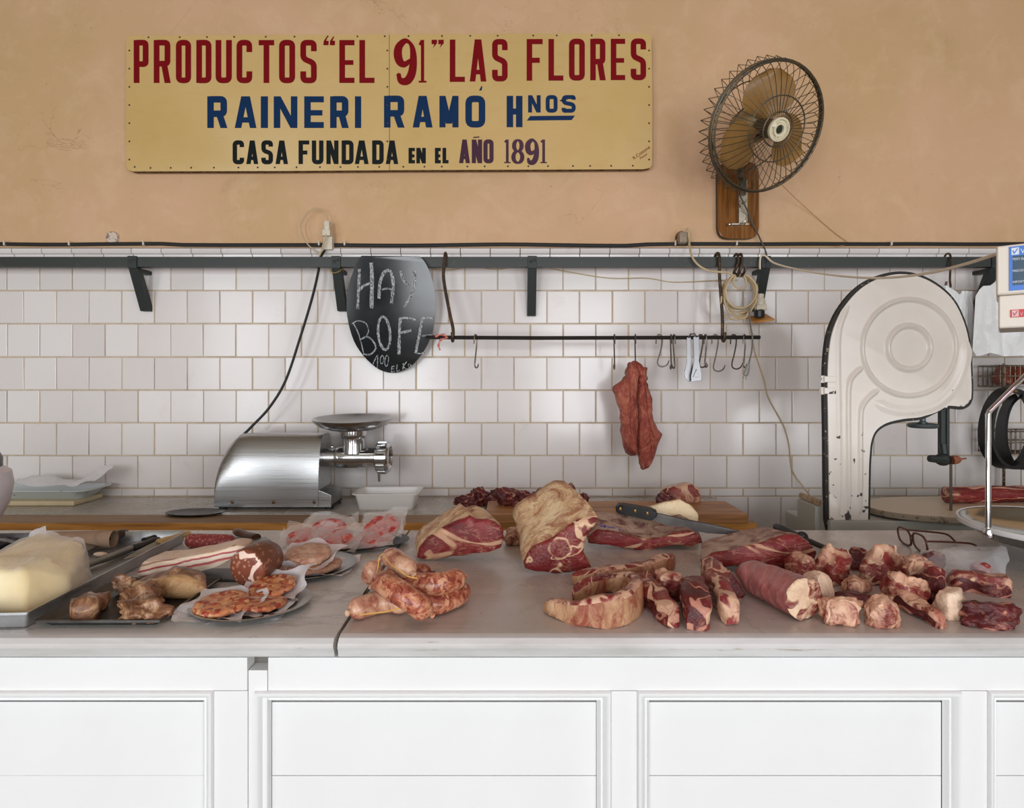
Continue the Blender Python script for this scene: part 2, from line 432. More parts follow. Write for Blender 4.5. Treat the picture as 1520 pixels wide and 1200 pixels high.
# ---------------------------------------------------------------- painted sign
def fillet(path, r, closed=False, n=4):
    out = []; k = len(path)
    for i, p in enumerate(path):
        if not closed and i in (0, k-1): out.append(p); continue
        a, b = V(*path[i-1], 0), V(*path[(i+1) % k], 0); q = V(*p, 0)
        d1, d2 = (a-q), (b-q); rr = min(r, d1.length*.5, d2.length*.5)
        s, e = q+d1.normalized()*rr, q+d2.normalized()*rr
        for j in range(n+1):
            t = j/n; c = s*(1-t)**2+q*2*t*(1-t)+e*t*t; out.append((c.x, c.y))
    return out
def ribbon(path, t, closed=False):
    k = len(path); tt = t if isinstance(t, (list, tuple)) else [t]*k; L, R = [], []
    for i in range(k):
        p = V(*path[i], 0)
        a = V(*path[i-1], 0) if (i or closed) else None; b = V(*path[(i+1) % k], 0) if (i < k-1 or closed) else None
        d1 = (p-a).normalized() if a is not None else (b-p).normalized()
        d2 = (b-p).normalized() if b is not None else d1
        m = d1+d2
        m = m.normalized() if m.length > 1e-6 else d1
        nrm = V(-m.y, m.x, 0); h = tt[i]/2/max(.45, nrm.dot(V(-d1.y, d1.x, 0)))
        L.append((p.x+nrm.x*h, p.y+nrm.y*h)); R.append((p.x-nrm.x*h, p.y-nrm.y*h))
    return [[L[i], L[(i+1) % k], R[(i+1) % k], R[i]] for i in range(k if closed else k-1)]
def glyph(ch, w, h, t, s):
    rc = lambda a, b, c, d: [[(a, b), (c, b), (c, d), (a, d)]]
    l, r, T, B = t/2, w-t/2, h-s/2, s/2; rad = min(w, h)*.24
    st = rc(0, 0, t, h)
    dg = lambda xb, xt, ww, y0=0, y1=h: [[(xb, y0), (xb+ww, y0), (xt+ww, y1), (xt, y1)]]
    if ch == 'O': return ribbon(fillet([(l, B), (r, B), (r, T), (l, T)], rad, True), t, True)
    if ch == 'C': return ribbon(fillet([(r, h*.72), (r, T), (l, T), (l, B), (r, B), (r, h*.27)], rad), t)
    if ch == 'S': return ribbon(fillet([(r, h*.74), (r, T), (l, T), (l, h*.57), (r, h*.46), (r, B), (l, B), (l, h*.27)], rad*.9), t)
    if ch == 'U': return ribbon(fillet([(l, h), (l, B), (r, B), (r, h)], rad), t)
    if ch == 'D': return st + ribbon(fillet([(t*.5, T), (r, T), (r, B), (t*.5, B)], rad), t)
    if ch == 'P': return st + ribbon(fillet([(t*.5, T), (r, T), (r, h*.44), (t*.5, h*.44)], rad*.7), t)
    if ch == 'R': return st + ribbon(fillet([(t*.5, T), (r-t*.06, T), (r-t*.06, h*.45), (t*.5, h*.45)], rad*.7), t) + dg(w-t*1.05, w*.42, t*1.05, 0, h*.47)
    if ch == 'T': return rc(0, h-s, w, h) + rc(w/2-t/2, 0, w/2+t/2, h)
    if ch == 'E': return st + rc(0, 0, w, s) + rc(0, h-s, w, h) + rc(0, h*.47-s/2+s*.1, w*.93, h*.47+s/2)
    if ch == 'F': return st + rc(0, h-s, w, h) + rc(0, h*.49-s/2, w*.82, h*.49+s/2)
    if ch == 'L': return st + rc(0, 0, w, s)
    if ch == 'I': return rc(0, 0, w, h)
    if ch == 'H': return st + rc(w-t, 0, w, h) + rc(0, h*.5-s/2, w, h*.5+s/2)
    if ch == 'N': return st + rc(w-t, 0, w, h) + dg(w-t*1.05, 0, t*1.05)
    if ch == 'M': return rc(0, 0, t*.9, h) + rc(w-t*.9, 0, w, h) + dg(w/2-t*.45, 0, t*.9, h*.12) + [[(w/2-t*.45, h*.12), (w/2+t*.45, h*.12), (w, h), (w-t*.9, h)]]
    if ch == 'A': return dg(0, w*.30, t) + dg(w-t, w*.70-t, t) + rc(w*.2, h*.17, w*.8, h*.17+s*.9) + rc(w*.30, h-s*.8, w*.70, h)
    if ch == '1': return rc(w*.30, 0, w*.70, h) + rc(w*.02, 0, w*.98, s*.22) + [[(0, h*.9), (w*.32, h*.86), (w*.32, h), (w*.28, h)]]
    if ch == '9':
        p = spl2([(w*.16, h*.14), (w*.30, h*.035), (w*.60, h*.05), (w*.82, h*.25), (w*.88, h*.62), (w*.78, h*.88), (w*.5, h*.98), (w*.2, h*.86), (w*.12, h*.68), (w*.22, h*.49), (w*.46, h*.43), (w*.74, h*.53)], 4, False)
        n = len(p); tt = [t*(.35+.55*abs(sin(pi*(i/n*2.0+.05)))) for i in range(n)]
        return ribbon(p, tt) + [[(w*.17+w*.12*cos(a*pi/4), h*.17+w*.12*sin(a*pi/4)) for a in range(8)]]
    if ch == '8':
        a = [(w*.5+w*.33*cos(i*pi/8), h*.74+h*.235*sin(i*pi/8)) for i in range(16)]
        c = [(w*.5+w*.39*cos(i*pi/8), h*.26+h*.245*sin(i*pi/8)) for i in range(16)]
        ta = [t*(.32+.38*abs(cos(i*pi/8))) for i in range(16)]
        return ribbon(a, ta, True) + ribbon(c, ta, True)
    return []
def letters(items, Y, mat, d=.0012):
    """items: (char, x0, x1, ytop, ybottom, stroke) in the sign's own frame"""
    for ch, x0, x1, yt, yb, t in items:
        mb = MB()
        for k, poly in enumerate(glyph(ch, x1-x0, yb-yt, t, t*.92)):
            mb.prism([W(x0+x, yb-y, Y-.00004*k) for x, y in poly], V(0, d, 0))
        build('letter', mb, mat, sg, wn=False)
SY = 2.663
sm = Mat('yellow_sign_enamel')
n1 = sm.noise(1.6, 5, .6); n2 = sm.noise(9, 5, .6, vec=sm.mapping((1, 1, 3)))
c = sm.mix(sm.ramp(n1, [(.35, 0.0), (.7, 1.0)]), srgb(206, 173, 108), srgb(214, 184, 126))
c = sm.mix(sm.ramp(n2, [(.55, 0.0), (.8, .5)]), c, srgb(202, 160, 98))
sign_m = sm.out(c, .33)
sign_edge = worn('rusted_sign_edge', srgb(120, 94, 58), srgb(60, 46, 34), .5, 50, .8)
sred, sblue, sblack = plain('sign_red', srgb(124, 2, 14), .42, 0, .06, 12, Specular_IOR_Level=.2), plain('sign_blue', srgb(6, 46, 86), .42, 0, .08, 12, Specular_IOR_Level=.2), plain('sign_black', srgb(4, 15, 17), .4, Specular_IOR_Level=.25)
sblack_refl = plain('sign_black_painted_reflection', srgb(62, 28, 52), .28, 0, .25, 9)  # black letter paint with a pink lamp reflection put into its colour
sg = thing('shop_sign', W(578, 255, 2.68), 'long painted metal sign in yellow with red, blue and black lettering on the tan wall', 'sign')
def signpanel(p):
    b = MB(); pts = [W(x, y, SY) for x, y in p]
    b.prism(pts, V(0, .024, 0), 0, 1, .0015); o = build('panel', b, [sign_m, sign_edge], sg, ang=30); return o
signpanel([(187.5, 246), (187, 200), (187.3, 62), (189, 55), (195, 52.6), (577.6, 50.6), (577.8, 252.7), (400, 254), (196, 254.5), (190, 252)])
signpanel([(578.3, 252.6), (578.1, 50.5), (780, 49.6), (958, 49.2), (964, 50.5), (967.3, 56), (968.4, 140), (968.4, 244), (965, 249.5), (955, 251.2), (780, 252)])
a1 = lambda a, b: (180+a/3.8, 180+b/3.8); a2 = lambda a, b: (570+a/3.707, 570+b/3.707)
l1 = [('P', 70, 153), ('R', 183, 278), ('O', 308, 393), ('D', 423, 508), ('U', 532, 623), ('C', 650, 738), ('T', 775, 862), ('O', 890, 980), ('S', 1010, 1102), ('E', 1230, 1315), ('L', 1343, 1428)]
it = [(c_, *a1(a, b), 59.4, 123.1, 8.4) for c_, a, b in l1]
l1b = [('9', 62, 175, 0), ('1', 190, 234, 0), ('L', 362, 445, 1), ('A', 472, 563, 1.5), ('S', 595, 680, 2), ('F', 785, 873, 2.6), ('L', 905, 987, 2.7), ('O', 1018, 1105, 3), ('R', 1135, 1220, 3.2), ('E', 1248, 1327, 3.4), ('S', 1358, 1442, 3.6)]
it += [(c_, *a2(a, b), 59.2-d*.5, 122.6-d*1.1, 13.5 if c_ in '91' else 8.2) for c_, a, b, d in l1b]
letters(it, SY-.001, sred); b = MB()
for x in (1140, 1176): 
    x_ = 180+x/3.8; b.prism([W(x_, 67, SY-.001), W(x_+7.5, 67, SY-.001), W(x_+7.8, 60.5, SY-.001), W(x_+4, 60.5, SY-.001), W(x_+6.5, 54, SY-.001), W(x_+5.2, 54, SY-.001), W(x_+.4, 61, SY-.001)], V(0, .0012, 0))
build('quotation_mark', b, sred, sg, wn=False); b = MB()
for x in (262, 299):
    x_ = 570+x/3.707; b.prism([W(x_+2, 71, SY-.001), W(x_+8, 64, SY-.001), W(x_+8, 59, SY-.001), W(x_, 59, SY-.001), W(x_, 65.5, SY-.001), W(x_+4, 65.5, SY-.001)], V(0, .0012, 0))
build('quotation_mark', b, sred, sg, wn=False)
l2 = [('R', 485, 598), ('A', 640, 762), ('I', 787, 827), ('N', 860, 993), ('E', 1032, 1142), ('R', 1178, 1283), ('I', 1318, 1353)]
it = [(c_, *a1(a, b), 143, 190, 9.6) for c_, a, b in l2]
it += [(c_, *a2(a, b), 142.3, 189+(.4-.5*i*.3), 9.6 if c_ != 'M' else 10) for i, (c_, a, b) in enumerate([('R', 0, 113), ('A', 158, 267), ('M', 305, 410), ('O', 448, 557), ('H', 675, 762)])]
it += [(c_, *a2(a, b), 141.4, 167, 5.8) for c_, a, b in (('N', 793, 862), ('O', 890, 955), ('S', 978, 1055))]
letters(it, SY-.001, sblue)
for nm, q in (('underline', [(782, 179), (848.5, 178.3), (853.4, 171.6), (787, 172.3)]), ('accent', [(711, 134.6), (715, 134), (716, 128.4), (714.5, 127.8)])):
    b = MB(); b.prism([W(x, y, SY-.001) for x, y in q], V(0, .0012, 0)); build(nm, b, sblue, sg, wn=False)
l3 = [('C', 628, 692), ('A', 705, 772), ('S', 790, 855), ('A', 870, 940), ('F', 1000, 1060), ('U', 1075, 1140), ('N', 1157, 1225), ('D', 1243, 1310), ('A', 1317, 1395), ('D', 1415, 1480), ('A', 1492, 1562)]
it = [(c_, *a1(a, b), 208.6, 243.6, 6.4) for c_, a, b in l3]
it += [(c_, *a2(a, b), 219.5, 242.6, 5.4) for c_, a, b in (('E', 135, 170), ('N', 178, 230), ('E', 280, 312), ('L', 322, 355))]
letters(it, SY-.001, sblack)
it = [(c_, *a2(a, b), 207.2, 242.3, 6.2 if c_ in 'ANO' else 9) for c_, a, b in (('A', 413, 473), ('N', 483, 540), ('O', 547, 603), ('1', 660, 697), ('8', 705, 768), ('9', 783, 848), ('1', 860, 897))]
letters(it, SY-.001, sblack_refl); b = MB(); b.prism([W(x, y, SY-.001) for x, y in ((702, 205), (711, 204.4), (712, 202.6), (703, 203.2))], V(0, .0012, 0))
build('tilde', b, sblack_refl, sg, wn=False)
def text_mesh(txt, size, o, ux, uy, mat, name, parent, d=.0006):
    cu = bpy.data.curves.new('t', 'FONT'); cu.body = txt; cu.size = size; cu.extrude = d/2; cu.resolution_u = 3
    ob = bpy.data.objects.new('t', cu); COL.objects.link(ob)
    bpy.context.view_layer.update()
    me = bpy.data.meshes.new_from_object(ob.evaluated_get(bpy.context.evaluated_depsgraph_get()))
    bpy.data.objects.remove(ob); bpy.data.curves.remove(cu)
    b = MB(); b.bm.from_mesh(me); bpy.data.meshes.remove(me)
    un = Vector(ux).cross(Vector(uy))
    for v in b.bm.verts: v.co = Vector(o)+Vector(ux)*v.co.x+Vector(uy)*v.co.y+un*v.co.z
    return build(name, b, mat, parent, wn=False)
a = radians(36); ux, uy = V(cos(a), 0, sin(a)), V(-sin(a), 0, cos(a))
text_mesh('R.Cottone', .022, W(941, 237.5, SY-.0008), ux, uy, sred, 'signature', sg)
text_mesh('Pintor', .016, W(951, 237, SY-.0008), ux, uy, sred, 'signature', sg)
nail_m = plain('nail_head', srgb(70, 52, 36), .6)
b = MB(); b.sphere(W(200, 248, SY), .0045, (1, .4, 1), 5); nl = build('nail', b, nail_m, sg, wn=False)
def dup(o, delta, parent=None):
    c = o.copy(); COL.objects.link(c); c.location = o.location+Vector(delta)
    if parent is not None: c.parent = parent
    return c
base = W(200, 248, SY)
for x in list(range(226, 960, 31)): dup(nl, W(x+random.uniform(-5, 5), 249.5-(x-200)*.0045, SY)-base)
for x in list(range(215, 960, 44)): dup(nl, W(x+random.uniform(-8, 8), 55.5-(x-200)*.0045, SY)-base)
for y in range(75, 240, 27):
    dup(nl, W(192, y, SY)-base); dup(nl, W(963.5, y, SY)-base); dup(nl, W(575, y, SY)-base)

# ---------------------------------------------------------------- conduit and wall fittings
b = MB(); pts = [W(x, 362.2+(2.2*noise.noise(V(x*.006, 0, 3))+(1.6 if 250 < x < 950 else 0)), 2.692) for x in range(-600, 2100, 30)]
b.tube(pts, .0085, 8)
cd = build('wall_cable', b, black_rubber); tag(cd, 'thick black cable run along the bottom of the tan plaster', 'cable')
NEST[cd.name] = cd.location.copy()
clip_m = plain('clip_white', srgb(214, 204, 188), .5)
for x in (8, 104, 214, 474, 512, 1002, 1022, 1093, 1322):
    b = MB(); p = W(x, 363, 2.69); b.box(p.x-.004, p.x+.004, 2.68, 2.703, p.z-.006, p.z+.010, .002); b.sphere(p+V(0, -.008, .012), .005, n=5)
    build('clip', b, clip_m, cd)
b = MB(); p = W(167, 353, 2.70); b.lathe(p+V(0, .004, 0), [(0, .012), (.026, .012), (.029, .008), (.030, 0)], 20, V(0, -1, 0))
tag(build('wall_plate', b, worn('chipped_plate', srgb(214, 196, 180), srgb(120, 96, 84), .55, 90, .7)), 'small chipped round cover plate on the plaster above the black cable', 'wall plate')
# plug stack with looping wire, by the second bracket
pl = thing('plug_socket', W(486, 372, 2.66), 'white socket with stacked plugs and a wire loop above the grinder cord', 'socket')
old_white = plain('aged_white_plastic', srgb(214, 204, 184), .45, 0, .08, 60)
def stack(parent, parts):
    for nm, x0, x1, y0_, y1_, ya, yb, bv in parts:
        p0, p1 = W(x0, y1_, 2.66), W(x1, y0_, 2.66); b = MB(); b.box(p0.x, p1.x, ya, yb, p0.z, p1.z, bv)
        build(nm, b, old_white, parent)
stack(pl, [('wall_box', 480, 493.5, 351, 371, 2.655, 2.7035, .004), ('adapter', 480.5, 492.5, 342.5, 352, 2.635, 2.69, .004), ('plug', 482, 491, 328.5, 343, 2.64, 2.675, .008)])
b = MB(); b.tube(spl([W(x, y, 2.655) for x, y in ((487, 329), (484, 318), (476, 311), (467, 309), (458, 314), (448, 328), (446, 335), (449, 349), (457, 363), (466, 371), (474, 378))]), .0028, 6)
b.tube(spl([W(x, y, 2.635) for x, y in ((484, 348), (481, 360), (477, 372), (474, 380))]), .004, 6); build('wire', b, old_cord, pl)
ol = thing('wall_outlet', W(1013, 364, 2.69), 'grimy old round outlet with a plug, left of the fan board', 'outlet')
b = MB(); p = W(1012, 354, 2.703); b.lathe(p, [(.032, 0), (.032, .012), (.026, .02), (0, .021)], 20, V(0, -1, 0))
build('outlet_base', b, worn('grimy_bakelite', srgb(150, 128, 104), srgb(72, 58, 46), .5, 70, .6), ol)
p0, p1 = W(1007, 362, 2.66), W(1020, 345, 2.66); b = MB(); b.box(p0.x, p1.x, 2.64, 2.685, p0.z, p1.z, .009); build('plug', b, plain('grey_plug', srgb(150, 132, 112), .5, 0, .2, 80), ol)

# ---------------------------------------------------------------- steel rail and brackets
RY = 2.585
rl = thing('steel_rail', W(760, 396, RY), 'long grey steel rail on brackets in front of the top tiles', 'rail')
z0_, z1_ = W(0, 396.3, RY).z, W(0, 381.3, RY).z
b = MB(); b.box(-3.2, 3.2, RY, RY+.008, z0_, z1_, .001); b.box(-3.2, 3.2, RY+.008, RY+.034, z0_, z0_+.006)
build('rail_bar', b, iron, rl)
dark_iron = worn('bracket_iron', srgb(48, 54, 52), srgb(82, 74, 64), .64, 40, .5, .3, .1)
for k, px in enumerate((197, 499, 790, 1137, 1478, -110, 1800)):
    x = (px-CX)*RY/F; b = MB(); hw = .020
    b.box(x-hw, x+hw, RY-.006, RY+.001, z0_-.006, z1_+.003, .001)
    b.box(x-hw*.9, x+hw*.9, RY+.006, WY-.003, z0_-.018, z0_-.001, .001)
    zt, zb = z0_-.004, E-((470 if k == 2 else 463)-CY)*WY/F
    q = [V(x-hw, RY, zt), V(x-hw, RY+.034, zt), V(x-hw, WY-.003, zb+.02), V(x-hw, WY-.003, zb), V(x-hw, WY-.032, zb)]
    b.prism(q, V(hw*2, 0, 0), bev=.001)
    b.sphere(V(x-hw*.3, RY-.006, (z0_+z1_)/2), .007, (1, .6, 1), 5); b.sphere(V(x+hw*.5, RY-.006, (z0_+z1_)/2+.006), .006, (1, .6, 1), 5)
    br_ = build('bracket', b, dark_iron, rl)
b = MB(); x = (499-CX)*RY/F
b.tube(spl([V(x-.024, RY-.008, z0_-.012), V(x-.022, RY-.014, z0_-.022), V(x, RY-.02, z0_-.03), V(x+.022, RY-.012, z0_-.02), V(x+.026, RY+.02, z0_+.0), V(x+.01, RY+.05, z0_-.02), V(x-.02, RY+.05, z0_-.02)], 5, True), .0022, 5, True)
tag(build('wire_loop', b, plain('brass_wire', srgb(196, 168, 96), .4, .6)), 'thin yellow wire ring looped around the bracket beside the chalkboard', 'wire')

# ---------------------------------------------------------------- chalkboard
cbm = Mat('slate_black'); cn = cbm.noise(6, 5, .6)
chalkboard_m = cbm.out(cbm.mix(cbm.ramp(cn, [(.4, 0.0), (.75, .6)]), srgb(10, 17, 20), srgb(20, 28, 32)), cbm.ramp(cbm.noise(4, 3, .6), [(.3, .10), (.7, .17)]), Specular_IOR_Level=.5)
ck = Mat('chalk'); f = ck.ramp(ck.noise(190, 3, .6, vec=ck.mapping((1, 1, .5))), [(.38, 0.0), (.62, 1.0)])
chalk = ck.out(ck.mix(f, srgb(66, 74, 78), srgb(196, 198, 198)), .9)
q = lambda a, b_: (490+a/5.215, 340+b_/5.215)
BYT, BYB = 2.558, 2.645
def BP(px, py, off=0):
    """a point of the board's leaning plane seen at this pixel"""
    k = (py-380)/(553-380); Y = BYT+(BYB-BYT)*k-(px-581)/66*.0125-off
    return W(px, py, Y)
ocr = [(243, 207), (215, 250), (190, 300), (145, 430), (127, 580), (140, 720), (185, 870), (260, 985), (350, 1070), (420, 1105), (480, 1115), (545, 1105), (630, 1060), (710, 970), (775, 850), (808, 720), (818, 560), (800, 430), (765, 320), (735, 260), (695, 210)]
ocr = spl2(ocr, 3, False)
b = MB(); pts = [BP(*q(x, y)) for x, y in ocr]; fs = b.prism(pts, V(0, .006, 0), bev=.001)
cb = build('chalkboard', b, chalkboard_m, ang=30); NEST[cb.name] = cb.location.copy(); tag(cb, 'black oval chalkboard with a cut-off top hung on the rail, chalked HAY BOFE', 'chalkboard')
oval = lambda cx, cy, rx, ry, t=0: [(cx+rx*cos(i*pi/8)*cos(t)-ry*sin(i*pi/8)*sin(t), cy+rx*cos(i*pi/8)*sin(t)+ry*sin(i*pi/8)*cos(t)) for i in range(17)]
strokes = [([(228, 310), (220, 470), (214, 620)], 26), ([(318, 262), (324, 400), (320, 615)], 34), ([(228, 475), (262, 440), (310, 420)], 22),
 ([(378, 540), (384, 430), (410, 350), (440, 322), (470, 335), (488, 420), (484, 500), (474, 578)], 28), ([(400, 470), (440, 462), (480, 470)], 16),
 ([(545, 325), (560, 380), (590, 420), (645, 430)], 24), ([(650, 325), (656, 420), (620, 530), (570, 605)], 24),
 ([(168, 735), (215, 712), (275, 730), (298, 790), (270, 840), (235, 855)], 9), ([(180, 730), (215, 800), (240, 880), (260, 968)], 9),
 ([(232, 858), (290, 835), (340, 880), (352, 930), (310, 972), (258, 970)], 14), (oval(418, 808, 46, 128, -.09), 22),
 ([(543, 690), (536, 820), (532, 972)], 26), ([(540, 690), (600, 690), (668, 705)], 18), ([(540, 805), (590, 795), (628, 785)], 24),
 ([(716, 690), (690, 820), (662, 962)], 24), ([(716, 692), (760, 688), (800, 690)], 16), ([(700, 830), (740, 826), (782, 822)], 14), ([(662, 962), (700, 965), (735, 958)], 12),
 ([(332, 1048), (368, 978), (364, 1080)], 8), (oval(402, 1012, 13, 32, .1), 7), (oval(438, 1022, 14, 42, .1), 7),
 ([(478, 1066), (474, 1110)], 8), ([(476, 1066), (500, 1062)], 7), ([(476, 1086), (496, 1082)], 7), ([(474, 1108), (500, 1104)], 6), ([(520, 1050), (516, 1100), (540, 1094)], 8),
 ([(566, 1040), (564, 1090)], 8), ([(594, 1028), (568, 1066), (596, 1084)], 8), (oval(614, 1058, 9, 12), 6), ([(624, 1050), (630, 1068), (612, 1078)], 6)]
starts = (0, 3, 5, 7, 10, 11, 14, 18, 19, 20, 21, 25, 26); b = None
for k, (p, t) in enumerate(strokes):
    if k in starts:
        if b is not None: build('chalk_letter', b, chalk, cb, wn=False)
        b = MB()
    pp = spl2(p, 4, False)
    for i, (x, y) in enumerate(pp): pp[i] = (x+1.5*noise.noise(V(x*.05, y*.05, k)), y)
    tt = [t*(.85+.35*noise.noise(V(i*.4, k, 2))) for i in range(len(pp))]
    for poly in ribbon(pp, tt):
        b.face([b.bm.verts.new(BP(*q(x, y), .0012+.0001*k/30)) for x, y in poly])
build('chalk_letter', b, chalk, cb, wn=False)

# ---------------------------------------------------------------- hook rod
HY = 2.50
rod_m = plain('blackened_steel', srgb(44, 40, 36), .45, .5, .2, 60)
b = MB(); b.tube([W(632, 501, HY), W(800, 502, HY), W(960, 501.5, HY), W(1128, 501, HY)], .0085, 8)
rod = build('hook_rod', b, rod_m); tag(rod, 'thin dark horizontal rod hung below the rail, carrying the row of meat hooks', 'rod')
def hanger(tx, bx, label):
    b = MB(); x0, x1 = (tx-CX)*RY/F, (bx-CX)*HY/F; zt = z1_; zr = W(0, 501, HY).z
    p = [V(x0, RY+.040, zt-.04), V(x0, RY+.040, zt+.004), V(x0, RY+.02, zt+.017), V(x0, RY-.005, zt+.011), V(x0, RY-.016, zt-.02), V(x0-.004, RY-.03, zt-.10), V(x0+(x1-x0)*.6, RY-.06, (zt+zr)/2-.07), V(x1, HY+.012, zr+.04), V(x1, HY+.014, zr), V(x1, HY, zr-.016), V(x1, HY-.014, zr), V(x1, HY-.013, zr+.02)]
    b.tube(spl(p, 5), .0072, 8); o = build('hanger_hook', b, rust); tag(o, label, 'hook', 'hangers holding the rod')
hanger(661, 672, 'long rusty hanger hook from rail to rod beside the chalkboard')
hanger(1066, 1074, 'long rusty hanger hook from rail to rod beside the cord coil')
hook_m = plain('hook_steel', srgb(120, 112, 104), .35, .85, .2, 50)
def shook(h, wide, rot, px, label, drop=.0, first=None):
    """S-shaped hook hanging from the rod; h: length, wide: size of the lower bend"""
    c = W(px, 501.3, HY); b = MB(); r = .0125
    p = [V(-r-.003, 0, -.028), V(-r, 0, 0), V(-r*.5, 0, r*.9), V(r*.5, 0, r*.9), V(r, 0, 0), V(r*.9, 0, -.03), V(.002, 0, -h*.55), V(-.008, 0, -h+wide*.8), V(-.004, 0, -h+wide*.2), V(wide*.55, 0, -h), V(wide*1.2, 0, -h+wide*.35), V(wide*1.45, 0, -h+wide*.95)]
    sp_ = spl(p, 5); n = len(sp_)
    b.tube(sp_, [.0032*(1-.75*max(0, (i/n-.9)/.1)) for i in range(n)], 6)
    R = Matrix.Rotation(rot, 4, 'Z')
    for v in b.bm.verts: v.co = c+R @ v.co
    return tag(build('meat_hook', b, hook_m, origin=c, wn=False), label, 'hook', 'meat hooks on the rod')
shook(.13, .020, 1.2, 706, 'steel meat hook hanging alone near the chalkboard end of the rod')
shook(.135, .022, 1.5, 912, 'straight-looking meat hook just beside the hanging meat, towards the chalkboard')
shook(.135, .026, 1.45, 943, 'meat hook that the reddish piece of meat hangs from')
shook(.125, .030, .15, 979, 'wide S-shaped meat hook, first one past the hanging meat')
shook(.135, .018, 1.45, 996, 'first of two meat hooks close together seen edge-on')
shook(.132, .018, 1.62, 1000.5, 'second of two meat hooks close together seen edge-on')
shook(.128, .024, .5, 1040, 'meat hook tucked against the shiny tongs')
shook(.128, .016, -1.5, 1047, 'edge-on meat hook between the shiny tongs and the hanger')
shook(.145, .030, .1, 1062, 'wide open S-shaped meat hook just before the rusty hanger')
shook(.135, .030, .2, 1089, 'wide S-shaped meat hook just past the rusty hanger')
shook(.130, .020, .9, 1105, 'meat hook nearest the free end of the rod by the grey plug')
# red bag tie on the rod
b = MB(); tw = [W(646, 500, HY-.011), W(656, 497, HY-.012), W(664, 501, HY-.012), W(655, 504, HY-.013), W(651, 512, HY-.014), W(653, 520, HY-.012)]
b.tube(spl(tw, 5), [.004+.002*sin(i*1.3) for i in range(26)], 6)
tag(build('bag_tie', b, plain('red_white_plastic', srgb(206, 110, 96), .5, 0, .4, 160)), 'twist of red and white plastic knotted on the rod', 'tie')
# tongs
tg = thing('serving_tongs', W(1030, 502, HY), 'shiny steel serving tongs hanging on the rod', 'tongs')
tsteel = plain('polished_steel', (.30, .30, .31), .3, 1)
for nm, poly, Y in (('tong_arm', [(1019, 501), (1026, 501), (1026, 535), (1029, 545), (1029, 566), (1022, 567), (1017, 561), (1016, 552), (1020, 540)], HY-.012), ('tong_arm', [(1029, 500), (1038, 500), (1037, 536), (1041, 556), (1041.5, 565), (1026, 567), (1026, 557), (1031, 537)], HY-.03)):
    b = MB(); b.prism([W(x, y, Y) for x, y in poly], V(0, .004, 0), bev=.0015)
    if Y < HY-.02: b.prism([W(x, y, Y-.006) for x, y in ((1029, 560), (1039, 560), (1034.5, 548))], V(0, .006, 0), bev=.001)
    build(nm, b, tsteel, tg)
b = MB(); c = W(1028, 500.5, HY); b.tube([W(1022, 502, HY-.012), c+V(-.01, -.004, .012), c+V(.006, -.006, .014), W(1034, 501, HY-.03)], .004, 6); build('tong_bend', b, tsteel, tg)

# ---------------------------------------------------------------- cords
def cord(name, label, cat, pts, r, mat, k=6, closed=False):
    b = MB(); b.tube(spl(pts, k, closed), r, 6, closed); return tag(build(name, b, mat, wn=False), label, cat)
cord('power_cord', 'black power cord hanging down from the rail to the meat grinder', 'cord', [W(482, 372, 2.66), W(475, 384, 2.64), W(474, 396, 2.63), W(464, 440, 2.60), W(446, 500, 2.59), W(424, 565, 2.59), W(400, 605, 2.59), W(375, 632, 2.58), W(361, 646, 2.575)], .0062, black_rubber)
cord('thin_wire', 'thin yellowed wire strung under the rail between chalkboard and cord coil', 'wire', [W(640, 399, 2.66), W(668, 401, 2.67), W(700, 396, 2.66), W(735, 400, 2.68), W(765, 396, 2.66), W(800, 395.5, 2.68), W(840, 403, 2.69), W(905, 413, 2.69), W(960, 413, 2.69), W(1000, 419, 2.69), W(1064, 416.5, 2.68), W(1095, 416, 2.66)], .0026, old_cord)
cord('coil_feed_cord', 'beige cord drooping from the old outlet to the coil of cord', 'cord', [W(1014, 345, 2.65), W(1021, 340, 2.64), W(1023, 356, 2.63), W(1026, 378, 2.57), W(1036, 393, 2.56), W(1052, 402, 2.54), W(1068, 404, 2.54), W(1082, 405, 2.54), W(1092, 412, 2.54)], .0045, old_cord)
cord('scale_cord', 'long white cord sagging from the rail to the hanging scale display', 'cord', [W(1128, 400, 2.565), W(1129, 382, 2.572), W(1136, 380, 2.57), W(1148, 390, 2.54), W(1175, 398, 2.45), W(1230, 408, 2.25), W(1300, 413, 2.0), W(1370, 407, 1.78), W(1430, 393, 1.58), W(1480, 377, 1.40)], .0042, white_cord)
cord('saw_wire', 'thin yellowed wire trailing down the tiles to the block beside the band saw', 'wire', [W(1112, 470, 2.66), W(1116, 500, 2.68), W(1121, 525, 2.69), W(1134, 565, 2.69), W(1140, 590, 2.69), W(1162, 630, 2.69), W(1171, 660, 2.69), W(1175, 695, 2.69), W(1186, 715, 2.68), W(1203, 737, 2.60)], .0030, old_cord)
cord('fan_string', 'thin string slanting down the plaster from the fan to the cable', 'string', [W(1150, 262, 2.45), W(1166, 280, 2.60), W(1200, 312, 2.685), W(1238, 345, 2.697), W(1258, 361, 2.695), W(1240, 366, 2.68)], .0013, plain('string', srgb(176, 132, 78), .7))
